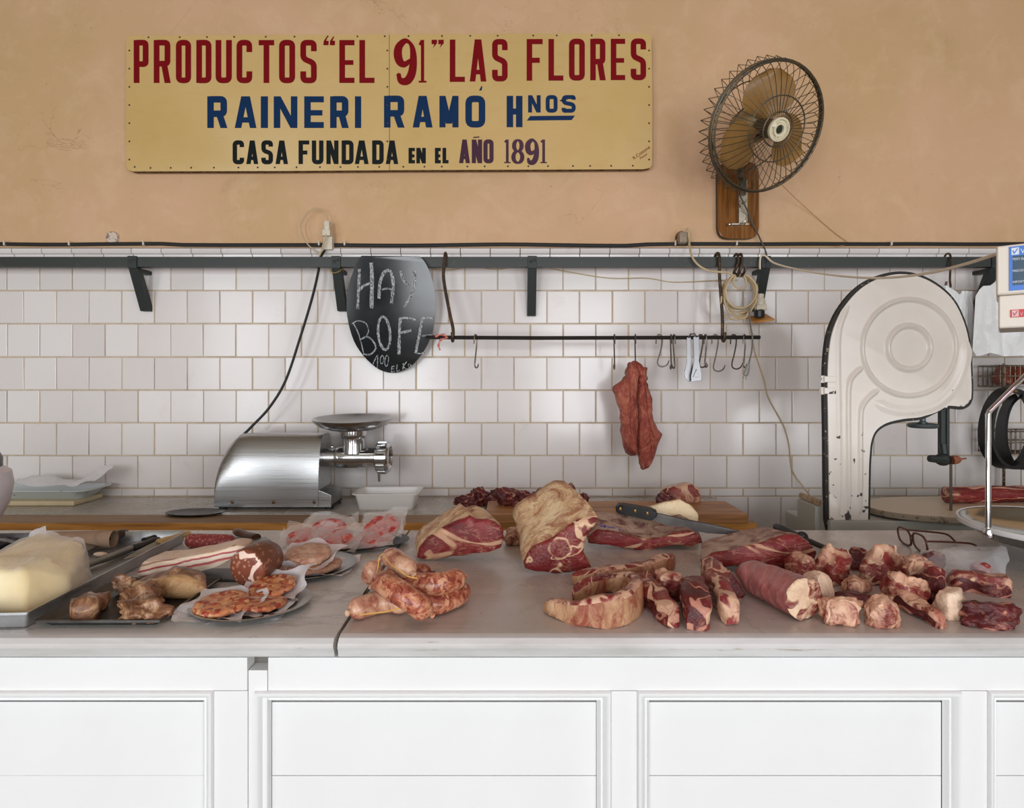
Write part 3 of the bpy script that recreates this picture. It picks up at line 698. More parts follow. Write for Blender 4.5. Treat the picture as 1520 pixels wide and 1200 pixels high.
# coil of cord on two hooks
b = MB(); rng = random.Random(4); cc = W(1097, 440, 2.555); top = W(1093, 408, 2.555)
pts = []
for t in range(9):
    rx, rz = rng.uniform(.062, .082), rng.uniform(.070, .100)
    for j in range(14):
        a = pi/2+2*pi*j/14
        pts.append(V(cc.x+rx*cos(a)+rng.uniform(-.003, .003)+t*.001, 2.535+t*.006, top.z-rz+rz*sin(a)-rng.uniform(0, .004)))
b.tube(spl(pts, 3), .0042, 6)
small = [V(cc.x+.028*cos(2*pi*j/12)-.006, 2.53, top.z-.035+.030*sin(2*pi*j/12)) for j in range(12)]
b.tube(spl(small, 3, True), .004, 6, True)
lo = [W(1071, 440, 2.53), W(1071, 462, 2.53), W(1080, 472, 2.53), W(1096, 474, 2.53), W(1108, 470, 2.53), W(1112, 458, 2.54)]
b.tube(spl(lo, 5), .0042, 6)
cl = build('cord_coil', b, old_cord, wn=False); NEST[cl.name] = cl.location.copy(); tag(cl, 'coil of beige electric cord on two short hooks, its grey end dangling with a plug', 'cord')
b = MB(); b.tube(spl([W(1112, 455, 2.53), W(1113, 475, 2.52), W(1115, 490, 2.475), W(1117, 500, 2.475), W(1116, 520, 2.48), W(1112, 538, 2.48), W(1110, 545, 2.48)], 5), .0036, 6)
gp = build('cord_end', b, plain('grey_flex', srgb(120, 116, 110), .5), cl)
b = MB(); b.tube([W(1111, 541, 2.48), W(1109, 549, 2.48), W(1107, 556, 2.48), W(1106, 558, 2.48)], [.007, .011, .012, .008], 8)
b.tube([W(1104.5, 557, 2.48), W(1103, 563, 2.48)], .0025, 5); b.tube([W(1108, 558, 2.48), W(1107, 564, 2.48)], .0025, 5)
build('plug', b, plain('grey_plug_body', srgb(150, 148, 144), .45), gp)
for k, (tx, bx) in enumerate(((1094, 1090), (1100, 1097))):
    b = MB(); x0, x1 = (tx-CX)*RY/F, (bx-CX)*2.56/F
    b.tube(spl([V(x0, RY+.040, z1_-.03), V(x0, RY+.038, z1_+.003), V(x0, RY+.016, z1_+.014), V(x0, RY-.006, z1_+.006), V(x0-.001, RY-.012, z1_-.03), V(x1, 2.565, z1_-.075), V(x1+.001, 2.55, top.z+.004), V(x1, 2.525, top.z-.008), V(x1+.004, 2.508, top.z+.006), V(x1+.006, 2.505, top.z+.024)], 5), .006, 6)
    tag(build('rail_hook', b, rust, wn=False), ('first' if k == 0 else 'second')+' of two short rusty hooks holding the coil of cord, counted from the chalkboard', 'hook', 'short hooks on the rail')
# adapter on a wooden plate by the fourth bracket
ad = thing('plug_adapter', W(1130, 478, 2.6), 'pale plug and black adapter on a small wooden plate by the fourth bracket', 'adapter')
b = MB(); c = W(1130, 474, 2.62); b.box(-.045, .045, -.035, .06, -.004, .004, .002, M=Matrix.Translation(c) @ Matrix.Rotation(.35, 4, 'X') @ Matrix.Rotation(-.15, 4, 'Y'))
build('wooden_plate', b, wood, ad)
b = MB(); c = W(1127, 466, 2.61); b.lathe(c-V(0, 0, .016), [(0, 0), (.022, 0), (.023, .004), (.023, .028), (.018, .034), (0, .034)], 16); build('black_adapter', b, black_plastic, ad)
b = MB(); c = W(1128, 456, 2.61); b.box(-.020, .026, -.016, .016, -.016, .010, .004, M=Matrix.Translation(c) @ Matrix.Rotation(-.15, 4, 'Y'))
b.lathe(c+V(.002, 0, .008), [(.019, 0), (.021, .01), (.020, .026), (.014, .034), (.016, .04), (.015, .05), (0, .054)], 16); build('pale_plug', b, old_white, ad)

# ---------------------------------------------------------------- wall fan
fn = thing('wall_fan', W(1097, 355, 2.68), 'old wall fan with a wire guard and three amber blades on a wood-grain board', 'fan')
fax = V(.217, -.872, -.438).normalized(); fC = W(1137.5, 190.5, 2.30)
fu = fax.cross(V(0, 0, 1)).normalized(); fv = fax.cross(fu).normalized()*-1
if fv.z < 0: fv = -fv
FP = lambda r, a, d: fC+fu*(r*cos(a))+fv*(r*sin(a))+fax*d
gr = Mat('grimy_wire'); guard_m = gr.out(gr.mix(gr.ramp(gr.noise(70, 4, .6), [(.45, 0.0), (.6, 1.0)]), srgb(86, 84, 74), srgb(110, 90, 62)), .45, .6)
circ = lambda r, d, n=48: [FP(r, 2*pi*i/n, d) for i in range(n)]
R_ = .240
b = MB()
b.tube(circ(R_, .004), .0052, 6, True); b.tube(circ(R_-.006, .018), .0042, 6, True)
b.tube(circ(.062, .073), .003, 6, True); b.tube(circ(.118, .068), .0026, 6, True)
for i in range(46):
    a = 2*pi*i/46
    b.tube(spl([FP(.042, a, .074), FP(.11, a, .070), FP(.185, a+.015, .056), FP(.222, a+.02, .034), FP(R_-.002, a+.02, .006)], 3), .0015, 4)
build('front_guard', b, guard_m, fn, wn=False)
b = MB(); b.tube(circ(R_, -.008), .0045, 6, True); b.tube(circ(.075, -.125), .003, 6, True); b.tube(circ(.17, -.118), .0026, 6, True)
for i in range(40):
    a = 2*pi*i/40; a2_ = 2*pi*(i+.5)/40; a3 = 2*pi*(i+1)/40
    b.tube([FP(.075, a, -.125), FP(.19, a, -.115), FP(.256, a, -.062), FP(R_, a2_, -.006)], .0015, 4)
    b.tube([FP(R_, a2_, -.006), FP(.256, a3, -.062)], .0015, 4)
build('rear_guard', b, guard_m, fn, wn=False)
bl = Mat('amber_plastic'); blade_m = bl.out(bl.mix(bl.ramp(bl.noise(12, 4, .6), [(.4, 0.0), (.7, .7)]), srgb(196, 156, 92), srgb(168, 128, 70)), .3, Transmission_Weight=.12)
for k, a0 in enumerate((1.35, 3.35, -.75)):
    b = MB(); rows_ = []
    NU, NV = 10, 12
    for i in range(NU+1):
        u = i/NU; r = .035+.175*u
        half = (.30+.70*sin(pi*min(1, u*1.02)**.8)*.72) if u < .97 else .30
        half *= (1 if u < .8 else max(.05, sqrt(max(0, 1-((u-.8)/.2)**2))*.85+.15))
        rows_.append([b.bm.verts.new(FP(r, a0+half*(j/NV*2-1)*1.05+u*.12, -.015+(j/NV-.5)*.055*(1-.25*u)+.006*sin(pi*j/NV))) for j in range(NV+1)])
    for i in range(NU):
        for j in range(NV): b.face([rows_[i][j], rows_[i+1][j], rows_[i+1][j+1], rows_[i][j+1]])
    bmesh.ops.solidify(b.bm, geom=list(b.bm.faces), thickness=.0022)
    build('blade', b, blade_m, fn, wn=False)
b = MB(); b.lathe(fC, [(0, .035), (.030, .033), (.036, .02), (.036, -.035), (.02, -.045), (0, -.045)], 24, fax); build('hub', b, plain('dark_hub', srgb(70, 58, 40), .5), fn)
b = MB(); b.lathe(fC, [(.016, .080), (.017, .088), (.026, .089), (.027, .080), (.036, .080), (.036, .087), (.043, .086), (.044, .076), (.042, .070), (.016, .070)], 28, fax)
for a in (0.5, 2.6, 4.7): b.box(-.008, .008, -.004, .004, -.010, .010, .002, M=Matrix.Translation(FP(.031, a, .082)) @ Matrix.Rotation(a, 4, fax))
build('cap_ring', b, plain('cream_plastic', srgb(222, 212, 182), .4), fn)
b = MB(); b.lathe(fC, [(0, .082), (.013, .081), (.015, .07), (0, .069)], 16, fax); build('badge', b, plain('green_badge', srgb(34, 44, 26), .35), fn)
b = MB(); b.lathe(fC, [(0, -.045), (.05, -.05), (.062, -.07), (.062, -.16), (.05, -.19), (0, -.2)], 24, fax); build('motor', b, plain('motor_housing', srgb(150, 128, 92), .45), fn)
mp = W(1100, 275, 2.60)
b = MB(); b.tube(spl([fC-fax*.14-V(0, 0, .05), (fC-fax*.15+mp)/2+V(-.01, .02, -.06), W(1102, 262, 2.62), W(1102, 290, 2.655)], 5), .016, 8); build('neck', b, guard_m, fn)
pb = spl2(fillet([(1065.5, 240), (1126.5, 240), (1127, 354), (1066, 354.5)], 17, True), 1)
pw = Mat('woodgrain_laminate'); g = pw.noise(3, 5, .6, .5, vec=pw.mapping((30, 1, 1.6)))
board_m = pw.out(pw.ramp(g, [(.3, srgb(78, 46, 20)), (.5, srgb(128, 80, 36)), (.7, srgb(150, 98, 48))]), .16)
b = MB(); b.prism([W(x, y, 2.672) for x, y in pb], V(0, .03, 0), 0, 1, .004)
build('mounting_board', b, [board_m, black_plastic], fn, ang=30)
b = MB(); p0, p1 = W(1096, 332, 2.66), W(1109, 268, 2.66); b.box(p0.x, p1.x, 2.652, 2.672, p0.z, p1.z, .003)
p0, p1 = W(1082, 334, 2.66), W(1112, 331.5, 2.66); b.box(p0.x, p1.x, 2.655, 2.67, p0.z, p1.z, .002)
build('mount_bracket', b, worn('chipped_chrome', srgb(186, 176, 158), srgb(110, 88, 60), .55, 60, .35, .5), fn)
b = MB()
for x, y in ((1083, 333), (1106, 328)): b.sphere(W(x, y, 2.656), .008, (1, .8, 1), 6)
build('screw', b, chrome, fn)
b = MB(); b.tube(spl([W(1098, 290, 2.62), W(1108, 310, 2.63), W(1116, 330, 2.655), W(1127, 352, 2.675), W(1138, 380, 2.67), W(1133, 402, 2.63), W(1124, 425, 2.62), W(1120, 455, 2.62)], 6), .004, 6); build('power_cord', b, plain('grey_cord', srgb(92, 84, 74), .55), fn, wn=False)
# ---------------------------------------------------------------- meat materials
def meat_mat(name, red, deep, fat, lines=9., width=.02, marb=.5, rough=.32, fatpatch=.0, stretch=(1, 1, 1), seed=0., eye=None):
    """muscle with meandering fat seams, fine marbling and, where asked, ragged fat patches or a ringed eye muscle"""
    m = Mat(name); loc = (seed*3.1+.3, seed*1.7, seed*2.3)
    vv = m.mapping(stretch, loc)
    c = m.mix(m.ramp(m.noise(10, 5, .62, .8, vec=vv), [(.32, 0.0), (.66, 1.0)]), deep, red)
    c = m.mix(m.ramp(m.noise(70, 4, .65, .5, vec=m.mapping((stretch[0]*.5, stretch[1]*.5, stretch[2]*1.3), loc)), [(.5, 0.0), (.8, .45)]), c, tuple(x*.55 for x in deep))
    ridge = lambda n_: m.math('ABSOLUTE', m.math('SUBTRACT', n_, .5))
    mod = m.ramp(m.noise(8, 3, .6, vec=m.mapping((1, 1, 1), (seed+4, 0, 0))), [(.34, .1), (.66, 2.0)])
    big = m.math('SUBTRACT', ridge(m.noise(lines, 2.0, .45, .9, vec=vv)), m.math('MULTIPLY', mod, width))
    sf = m.ramp(big, [(0.0, 1.0), (.016, 0.0)])
    fine = m.ramp(ridge(m.noise(lines*4.5, 4, .6, 1.2, vec=m.mapping((stretch[0]*.7, stretch[1]*.7, stretch[2]*1.2), loc))), [(.0, marb), (.035, 0.0)])
    fine = m.math('MULTIPLY', fine, m.ramp(m.noise(16, 3, .6), [(.42, 0.0), (.62, 1.0)]))
    fatc = m.mix(m.ramp(m.noise(26, 5, .65, .5), [(.35, 0.0), (.72, 1.0)]), fat, tuple(a*.62+b*.38 for a, b in zip(fat, red)))
    c = m.mix(fine, c, fatc)
    c = m.mix(sf, c, fatc)
    if eye:
        x0, z0, ax, az = eye
        p = m.n('ShaderNodeVectorMath', {0: m.mapping((1/ax, 0, 1/az), (-x0/ax, 0, -z0/az))}, operation='ADD')
        wv = m.n('ShaderNodeVectorMath', {0: m.noise(13, 3, .55, col=True)}, operation='SCALE'); wv.inputs['Scale'].default_value = 1.0
        m.set(p.inputs[1], wv.outputs[0])
        q1 = m.n('ShaderNodeVectorMath', {0: p.outputs[0], 1: (.5, .5, .5)}, operation='SUBTRACT')
        fl_ = m.n('ShaderNodeVectorMath', {0: q1.outputs[0], 1: (1, 0, 1)}, operation='MULTIPLY')
        d = m.n('ShaderNodeVectorMath', {0: fl_.outputs[0]}, operation='LENGTH').outputs['Value']
        inner = m.mix(fine, m.mix(m.noise(40, 4, .6), deep, red), fat)
        c = m.mix(m.ramp(d, [(.98, 1.0), (1.02, 0.0)]), c, m.mix(m.math('MULTIPLY', m.ramp(d, [(.78, 0.0), (.88, 1.0)]), m.ramp(m.noise(30, 3, .6), [(.40, 0.0), (.52, 1.0)])), inner, fatc))
    if fatpatch:
        pn = m.noise(13, 7, .68, 1.0, vec=m.mapping((1, 1, 1), (0, seed*2+1, 0)))
        pf = m.ramp(pn, [(.62-fatpatch*.3, 0.0), (.70-fatpatch*.3, 1.0)])
        fp = m.mix(m.ramp(m.noise(34, 5, .65, .8), [(.35, 0.0), (.62, 1.0)]), fatc, tuple(a*.45+b*.55 for a, b in zip(fat, red)))
        fp = m.mix(m.ramp(m.noise(20, 5, .6), [(.58, 0.0), (.70, .8)]), fp, tuple(x*1.06 for x in fat))
        c = m.mix(pf, c, fp)
    dk = m.ramp(m.noise(30, 5, .65, .6, vec=m.mapping((1, 1, 1), (seed, 6, 2))), [(.62, 0.0), (.74, .7)])
    c = m.mix(dk, c, tuple(x*.5 for x in deep))
    h = m.math('ADD', m.math('MULTIPLY', sf, .35), m.noise(42, 6, .68))
    m.bump(h, .7, .006)
    return m.out(c, m.ramp(m.noise(18, 3, .5), [(.3, rough-.08), (.7, rough+.14)]), Specular_IOR_Level=.45)
def fat_mat(name, a, b_, stain, amt=.5, rough=.5, sc=9, stretch=(1, 1, 1), streak=True):
    m = Mat(name)
    c = m.mix(m.ramp(m.noise(sc, 6, .62, .5, vec=m.mapping(stretch)), [(.35, 0.0), (.65, 1.0)]), a, b_)
    c = m.mix(m.ramp(m.noise(sc*1.7, 6, .68, 1.0, vec=m.mapping(stretch, (3, 1, 2))), [(1-amt, 0.0), (1-amt+.16, .9)]), c, stain)
    if streak:
        c = m.mix(m.ramp(m.noise(60, 4, .6, vec=m.mapping(stretch)), [(.6, 0.0), (.75, .4)]), c, tuple(x*.8 for x in stain))
    m.bump(m.math('ADD', m.noise(sc*2.5, 6, .68, .6, vec=m.mapping(stretch)), m.math('MULTIPLY', m.noise(110, 3, .6), .3)), .8, .008)
    return m.out(c, rough, Specular_IOR_Level=.4)
beef_cut = meat_mat('beef_cut', srgb(146, 46, 46), srgb(100, 26, 32), srgb(222, 178, 142), 7, .016, .55, stretch=(.7, .6, 1.7))
beef_dark = meat_mat('dark_beef', srgb(118, 34, 36), srgb(66, 18, 22), srgb(196, 136, 114), 10, .018, .4, seed=1.2, fatpatch=.18)
chunk_mat = meat_mat('bony_chunk', srgb(156, 58, 50), srgb(98, 28, 30), srgb(232, 196, 162), 12, .03, .5, seed=3.3, fatpatch=.50)
chunk_mat2 = meat_mat('pale_chunk', srgb(172, 84, 70), srgb(108, 36, 34), srgb(230, 190, 158), 12, .03, .5, seed=5.1, fatpatch=.53)
strip_mat = meat_mat('rib_strip_cut', srgb(146, 44, 44), srgb(92, 26, 28), srgb(228, 188, 156), 16, .03, .5, seed=6.7, fatpatch=.34)
fat_yellow = fat_mat('dry_yellow_fat', srgb(232, 206, 164), srgb(194, 148, 106), srgb(152, 84, 58), .54, sc=11)
fat_rind = fat_mat('membrane_rind', srgb(208, 166, 128), srgb(170, 116, 84), srgb(146, 66, 50), .53, .42, sc=13, stretch=(1.4, 1.4, .7))
fat_grey = fat_mat('greyed_fat', srgb(196, 172, 152), srgb(158, 122, 108), srgb(108, 52, 52), .54, sc=12)
fat_white = fat_mat('white_fat', srgb(234, 214, 192), srgb(220, 184, 156), srgb(186, 100, 84), .42)

# ---------------------------------------------------------------- meat shapes
def fbm(p, s, o=3):
    v, a = 0, 1
    for _ in range(o): v += a*noise.noise(p*s); s *= 2.1; a *= .5
    return v
def refine(pts, step):
    out = []; n = len(pts)
    for i in range(n):
        a, b_ = Vector(pts[i]), Vector(pts[(i+1) % n]); k = max(1, int((b_-a).length/step+.5))
        out += [a+(b_-a)*j/k for j in range(k)]
    return out
def cut(name, label, cat, outline, Y=None, depth=.08, mats=None, back=(0, 0, .85), base=1.0, bulge=.006, rough=.004, seed=0, edge=.008, step=6, group=None, sharp=True, lean=0., noisy=9, parent=None, skew=0.):
    """A solid piece of meat: the cut face has this pixel outline at depth Y (by default where its foot meets the top),
    then the flesh runs back by `depth` to an end that is shifted by back[0] (x), back[1] (z) and scaled by back[2]."""
    if Y is None: Y = (E-base)*F/(max(p[1] for p in outline)-CY)
    p2 = refine([V(x, y, 0) for x, y in spl2(outline, 2)] if sharp is False else [V(x, y, 0) for x, y in outline], step)
    pts = [W(p.x, p.y, Y) for p in p2]; n = len(pts)
    zb = min(p.z for p in pts); zt = max(p.z for p in pts)
    cen = sum(pts, Vector())/n
    for p in pts: p.y += lean*(p.z-zb)+skew*(p.x-cen.x)
    b = MB(); rings = []
    def ring(s, dy, dx=0, dz=0, bl=0):
        r = []
        for p in pts:
            v = cen+(p-cen)*s; v.x += dx; v.z += dz; v.y += dy
            r.append(v)
        return r
    cen = sum(pts, Vector())/n
    ks = [.28, .55, .8]
    R = [ring(k, edge*.0-bulge*(1-k*k)) for k in ks]+[ring(1-edge*4 if edge else .97, 0), ring(1.0, edge)]
    nf = len(R)
    steps = max(2, int(depth/.02))
    for i in range(1, steps+1):
        t = i/steps; s = 1+(back[2]-1)*t**1.3
        R.append(ring(s, edge+(depth-edge*2)*t, back[0]*t, back[1]*t))
    R.append(ring(back[2]*.82, depth, back[0], back[1])); R.append(ring(back[2]*.4, depth+bulge, back[0], back[1]))
    vs = []
    for k, r in enumerate(R):
        row = []
        for v in r:
            d = V(noise.noise(v*noisy+V(seed, 0, 0)), noise.noise(v*noisy+V(0, seed+7, 0)), noise.noise(v*noisy+V(3, 0, seed+5)))*rough*2+V(noise.noise(v*40+V(seed, 1, 0)), noise.noise(v*40+V(0, seed, 9)), noise.noise(v*40+V(5, 0, seed)))*rough*.8
            q_ = v+d*(1 if k >= 3 else .5)
            q_.z = max(q_.z, zb) if k < nf else max(q_.z, zb)
            row.append(b.bm.verts.new(q_))
        vs.append(row)
    for k in range(len(vs)-1):
        for j in range(n): b.face([vs[k][j], vs[k][(j+1) % n], vs[k+1][(j+1) % n], vs[k+1][j]], 0 if k < nf-1 else 1)
    for row, flip, mi in ((vs[0], True, 0), (vs[-1], False, 1)):
        c = b.bm.verts.new(sum((v.co for v in row), Vector())/n)
        for j in range(n): b.face([row[j], row[(j+1) % n], c], mi)
    o = build(name, b, mats, parent, ang=75, wn=False)
    if parent is None: tag(o, label, cat, group); NEST[o.name] = o.location.copy()
    return o
def lump(name, label, cat, px, py, w_, h_, d_, mats, base=1.0, seed=0, rough=.22, rot=0, group=None, boxy=.45, cuts=1, parent=None, nz=14, Y=None):
    """an irregular chunk resting on its base; px/py: pixel of the middle of its foot; sizes in metres"""
    c = W(px, py, Y) if Y else on(px, py, base); b = MB(); c.z = base
    bm = bmesh.new(); bmesh.ops.create_icosphere(bm, subdivisions=4, radius=1.0)
    rng = random.Random(seed*13+5)
    planes = []
    for _ in range(5+cuts):
        v = V(rng.uniform(-1, 1), rng.uniform(-1, 1), rng.uniform(-.2, 1)).normalized(); planes.append((v, rng.uniform(.55, .85)))
    Rm = Matrix.Rotation(rot, 3, 'Z')
    for v in bm.verts:
        p = v.co.copy(); m_ = max(abs(p.x), abs(p.y), abs(p.z)); p = p.lerp(p/m_*.86, boxy)
        for nrm, dd in planes:
            e = p.dot(nrm)-dd
            if e > 0: p -= nrm*e*.92
        p += p.normalized()*(fbm(p+V(seed, seed*2, 0), 1.3)*rough+fbm(p+V(0, seed, 3), 4.0, 3)*rough*.42)
        v.co = p
    zs = [v.co.z for v in bm.verts]; zl, zh = min(zs), max(zs); xs_ = [v.co.x for v in bm.verts]; ys_ = [v.co.y for v in bm.verts]
    for v in bm.verts:
        p = v.co; q_ = V((p.x-min(xs_))/(max(xs_)-min(xs_))-.5, (p.y-min(ys_))/(max(ys_)-min(ys_))-.5, (p.z-zl)/(zh-zl))
        q_.z = max(0, (q_.z-.10)/.90)
        q_ = V(q_.x*w_, q_.y*d_, q_.z*h_); q_ = Rm @ q_; v.co = c+q_+V(0, d_*.45, 0)
    b.bm.free(); b.bm = bm
    o = build(name, b, mats, parent, ang=75, wn=False)
    if parent is None: tag(o, label, cat, group)
    return o

# ---------------------------------------------------------------- meat grinder
GY, SZ = 2.42, .900
gd = thing('meat_grinder', W(410, 757, 2.5), 'stainless steel electric meat grinder with a round feed pan on the back shelf', 'meat grinder')
g = lambda x, y: (290+x/4.222, 600+y/4.222)
k = GY/F
gx = lambda x: (290+x/4.222-CX)*k
gzz = lambda y: E-(600+y/4.222-CY)*k
zb = SZ+.014; zt = gzz(196)
b = MB(); secs = []
left = [(118, 430), (119, 400), (126, 360), (140, 322), (158, 288), (180, 256), (205, 226), (235, 200)]
cols = left+[(x, 196) for x in (300, 420, 540, 660, 770)]
def yz(zt_):
    H = zt_-zb; out = [(0, 0), (0, .02), (.0, min(.075, H*.35))]
    for i in range(1, 9):
        a = i/8*pi/2; out.append((.075*(1-cos(a))*1.0, min(.075, H*.35)+(H-min(.075, H*.35))*sin(a)))
    out += [(.13, H), (.155, H*.97), (.16, H*.9), (.16, 0)]
    return out
for x, y in cols: secs.append([b.bm.verts.new((gx(x), GY+a, zb+h)) for a, h in yz(gzz(y))])
for A, B in zip(secs, secs[1:]):
    for j in range(len(A)-1): b.face([A[j], A[j+1], B[j+1], B[j]])
b.face(secs[0]); b.face(secs[-1])
steel_b = Mat('brushed_steel'); hn = steel_b.noise(1, 3, .6, vec=steel_b.mapping((2, 60, 260)))
steel_b.bump(hn, .06, .001); steel_body = steel_b.out((.52, .525, .53), steel_b.ramp(hn, [(.3, .24), (.7, .36)]), 1)
build('housing', b, steel_body, gd, ang=40, wn=False)
b = MB(); q_ = [(770, 540), (850, 572), (850, 645), (770, 645)]
b.prism([V(gx(x), GY+.0005, gzz(y)) for x, y in q_], V(0, .159, 0), bev=.002)
b.box(gx(118), gx(850), GY+.001, GY+.158, zb-.003, zb+.004)
build('base_step', b, steel_body, gd)
b = MB()
for x in (160, 830):
    for y in (GY+.02, GY+.13): b.lathe(V(gx(x), y, SZ), [(0, 0), (.017, 0), (.015, .016), (0, .016)], 14)
for (x, y) in ((160, 0), (830, 0)): pass
fb = build('foot', b, black_rubber, gd)
b = MB(); b.sphere(V(gx(232), GY, gzz(615)), .0075, (1, .5, 1), 6); s0 = build('screw', b, plain('brass_screw', srgb(120, 96, 66), .4, .8), gd)
for x in (490, 745): dup(s0, (gx(x)-gx(232), 0, 0))
ny, nz_ = GY+.085, gzz(352)
gx0 = gx; gx = lambda x: (290+x/4.222-CX)*(GY+.085)/F
k2 = 1.02
b = MB(); b.lathe(V(gx(772), ny, nz_), [(.052, 0), (.052, .012), (.040, .018), (.040, .092)], 28, V(1, 0, 0)); build('neck', b, steel, gd)
b = MB(); xh = gx(884); b.lathe(V(xh, ny, nz_), [(.0, 0), (.041, 0), (.043, .006), (.046, .02), (.046, .09), (.042, .10), (.044, .18), (.044, .185), (0, .185)], 32, V(1, 0, 0))
vx = gx(992); b.lathe(V(vx, ny, nz_+.02), [(.050, 0), (.046, .035), (.047, .062), (.0535, .070), (.055, .078), (.055, .106), (.050, .108), (0, .108)], 32)
b.sphere(V(gx(862), ny-.01, nz_+.047), .008, n=6)
build('grinding_head', b, chrome, gd)
b = MB(); b.lathe(V(gx(1143), ny, nz_), [(.0, -.004), (.060, -.004), (.066, .0), (.066, .045), (.060, .053), (.050, .054), (.046, .046), (0, .046)], 36, V(1, 0, 0))
for i in range(18):
    a = 2*pi*i/18; b.box(-.018, .018, -.004, .004, -.004, .004, .001, M=Matrix.Translation(V(gx(1143)+.022, ny+.066*cos(a), nz_+.066*sin(a))) @ Matrix.Rotation(-a+pi/2, 4, 'X'))
build('ring_nut', b, chrome, gd)
b = MB(); b.tube([V(gx(1158), ny-.02, nz_-.06), V(gx(1160), ny-.022, nz_-.10)], [.008, .006], 8); build('nut_lug', b, chrome, gd)
b = MB(); pc = V(vx-.001, ny, nz_+.126); ax_ = V(-.052, -.060, 1).normalized()
b.lathe(pc, [(0, .004), (.05, .002), (.10, .008), (.140, .022), (.160, .040), (.1665, .0445), (.1685, .042), (.162, .032), (.145, .014), (.10, -.002), (.05, -.008), (0, -.008)], 48, ax_)
build('feed_pan', b, plain('pan_steel', (.42, .42, .42), .2, 1), gd, wn=False)

gx = gx0
# ---------------------------------------------------------------- white tub
def tray_mesh(b, x0, x1, y0, y1, z0, h, flare, wall, r=.02, rim=.008, M=None, mi=0, n=4):
    """rectangular open tray: flared walls, rolled rim"""
    def rr(i, z, rad):
        pts = fillet([(x0+i, y0+i), (x1-i, y0+i), (x1-i, y1-i), (x0+i, y1-i)], max(.0008, rad), True, n)
        return [b.bm.verts.new((M @ V(x, y, z)) if M is not None else (x, y, z)) for x, y in pts]
    seq = [(flare+.003, z0, r*.7), (flare, z0+.003, r*.8), (rim, z0+h-.004, r), (0, z0+h-.004, r), (0, z0+h, r), (rim, z0+h, r), (rim+wall, z0+h-.002, r), (flare+wall, z0+wall+.003, r*.7), (flare+wall+.004, z0+wall, r*.6)]
    R = [rr(*s) for s in seq]; m_ = len(R[0])
    for A, B in zip(R, R[1:]):
        for j in range(m_): b.face([A[j], A[(j+1) % m_], B[(j+1) % m_], B[j]], mi)
    b.face(R[0][::-1], mi); b.face(R[-1], mi)
tb = MB(); tray_mesh(tb, -.662, -.388, 2.392, 2.575, SZ, .070, .024, .004, .022, .010)
tub = build('plastic_tub', tb, white_plastic, ang=40, wn=False); tag(tub, 'white plastic tub under the outlet of the meat grinder', 'tub')
rng = random.Random(3)
b = MB()
for i in range(22): b.sphere(V(-.525+rng.gauss(0, .035), 2.50+rng.gauss(0, .022), SZ+.011+abs(rng.gauss(0, .006))), rng.uniform(.006, .011), (1.2, 1, .8), 5)
mm = build('minced_meat', b, beef_dark, wn=False); tag(mm, 'scraps of dark red minced meat lying in the white tub', 'minced meat'); mm['kind'] = 'stuff'

# ---------------------------------------------------------------- trays at the end of the shelf
b = MB(); b.box(-2.45, -1.872, 2.49, 2.672, SZ, SZ+.022, .006)
ct = build('cutting_board', b, plain('cream_board', srgb(222, 206, 168), .5, 0, .06, 14)); tag(ct, 'cream plastic cutting board at the bottom of the tray stack on the shelf', 'cutting board')
b = MB(); tray_mesh(b, -2.50, -1.815, 2.478, 2.676, SZ+.0225, .045, .05, .003, .05, .012)
en = Mat('chipped_enamel'); c_ = en.mix(en.ramp(en.noise(40, 3, .6), [(.70, 0.0), (.72, 1.0)]), srgb(206, 214, 216), srgb(30, 36, 52))
et = build('enamel_tray', b, en.out(c_, .2), ang=40, wn=False); tag(et, 'chipped pale blue-white enamel tray on the cream board by the wall', 'tray')
def film_mat(name, col, op, rough=.25):
    m = Mat(name); m.bump(m.noise(30, 5, .7, 1.5), .5, .006)
    fr = m.n('ShaderNodeLayerWeight', {'Blend': .35}).outputs['Facing']
    al = m.ramp(fr, [(.0, op), (.8, min(1, op+.45))])
    return m.out(col, rough, Alpha=al)
film = film_mat('clear_wrap', srgb(244, 242, 242), .26, .14)
film_milk = film_mat('milky_plastic', srgb(236, 236, 238), .62, .3)
film_thin = film_mat('thin_wrap', srgb(244, 240, 236), .13, .12)
paper_wrap = film_mat('waxed_paper', srgb(238, 234, 236), .62, .4)
bag_white = film_mat('white_bag_plastic', srgb(240, 242, 242), .88, .3)
def crumple(name, pts, mat, parent=None, amp=.012, sc=18, seed=0, nu=26, nv=14, label=None, cat=None, thick=.0, group=None):
    """a crumpled sheet; pts: 2-D array (rows) of control points, interpolated"""
    rows_ = [spl(r, max(1, nu//(len(r)-1))) for r in pts]
    colsn = len(rows_[0]); grid = []
    for j in range(colsn): grid.append(spl([r[j] for r in rows_], max(1, nv//(len(rows_)-1))))
    b = MB(); vs = []
    for j, col in enumerate(grid):
        row = []
        for i, p in enumerate(col):
            q1 = p+V(seed, 0, 0)
            d = V(noise.noise(q1*sc), noise.noise(q1*sc+V(9, 0, 0)), noise.noise(q1*sc+V(0, 9, 0)))
            d += V(noise.noise(q1*sc*2.3), noise.noise(q1*sc*2.3+V(4, 0, 0)), noise.noise(q1*sc*2.3+V(0, 4, 0)))*.5
            row.append(b.bm.verts.new(p+d*amp))
        vs.append(row)
    for j in range(len(vs)-1):
        for i in range(len(vs[0])-1): b.face([vs[j][i], vs[j+1][i], vs[j+1][i+1], vs[j][i+1]])
    o = build(name, b, mat, parent, ang=32, wn=False)
    if label: tag(o, label, cat, group)
    return o
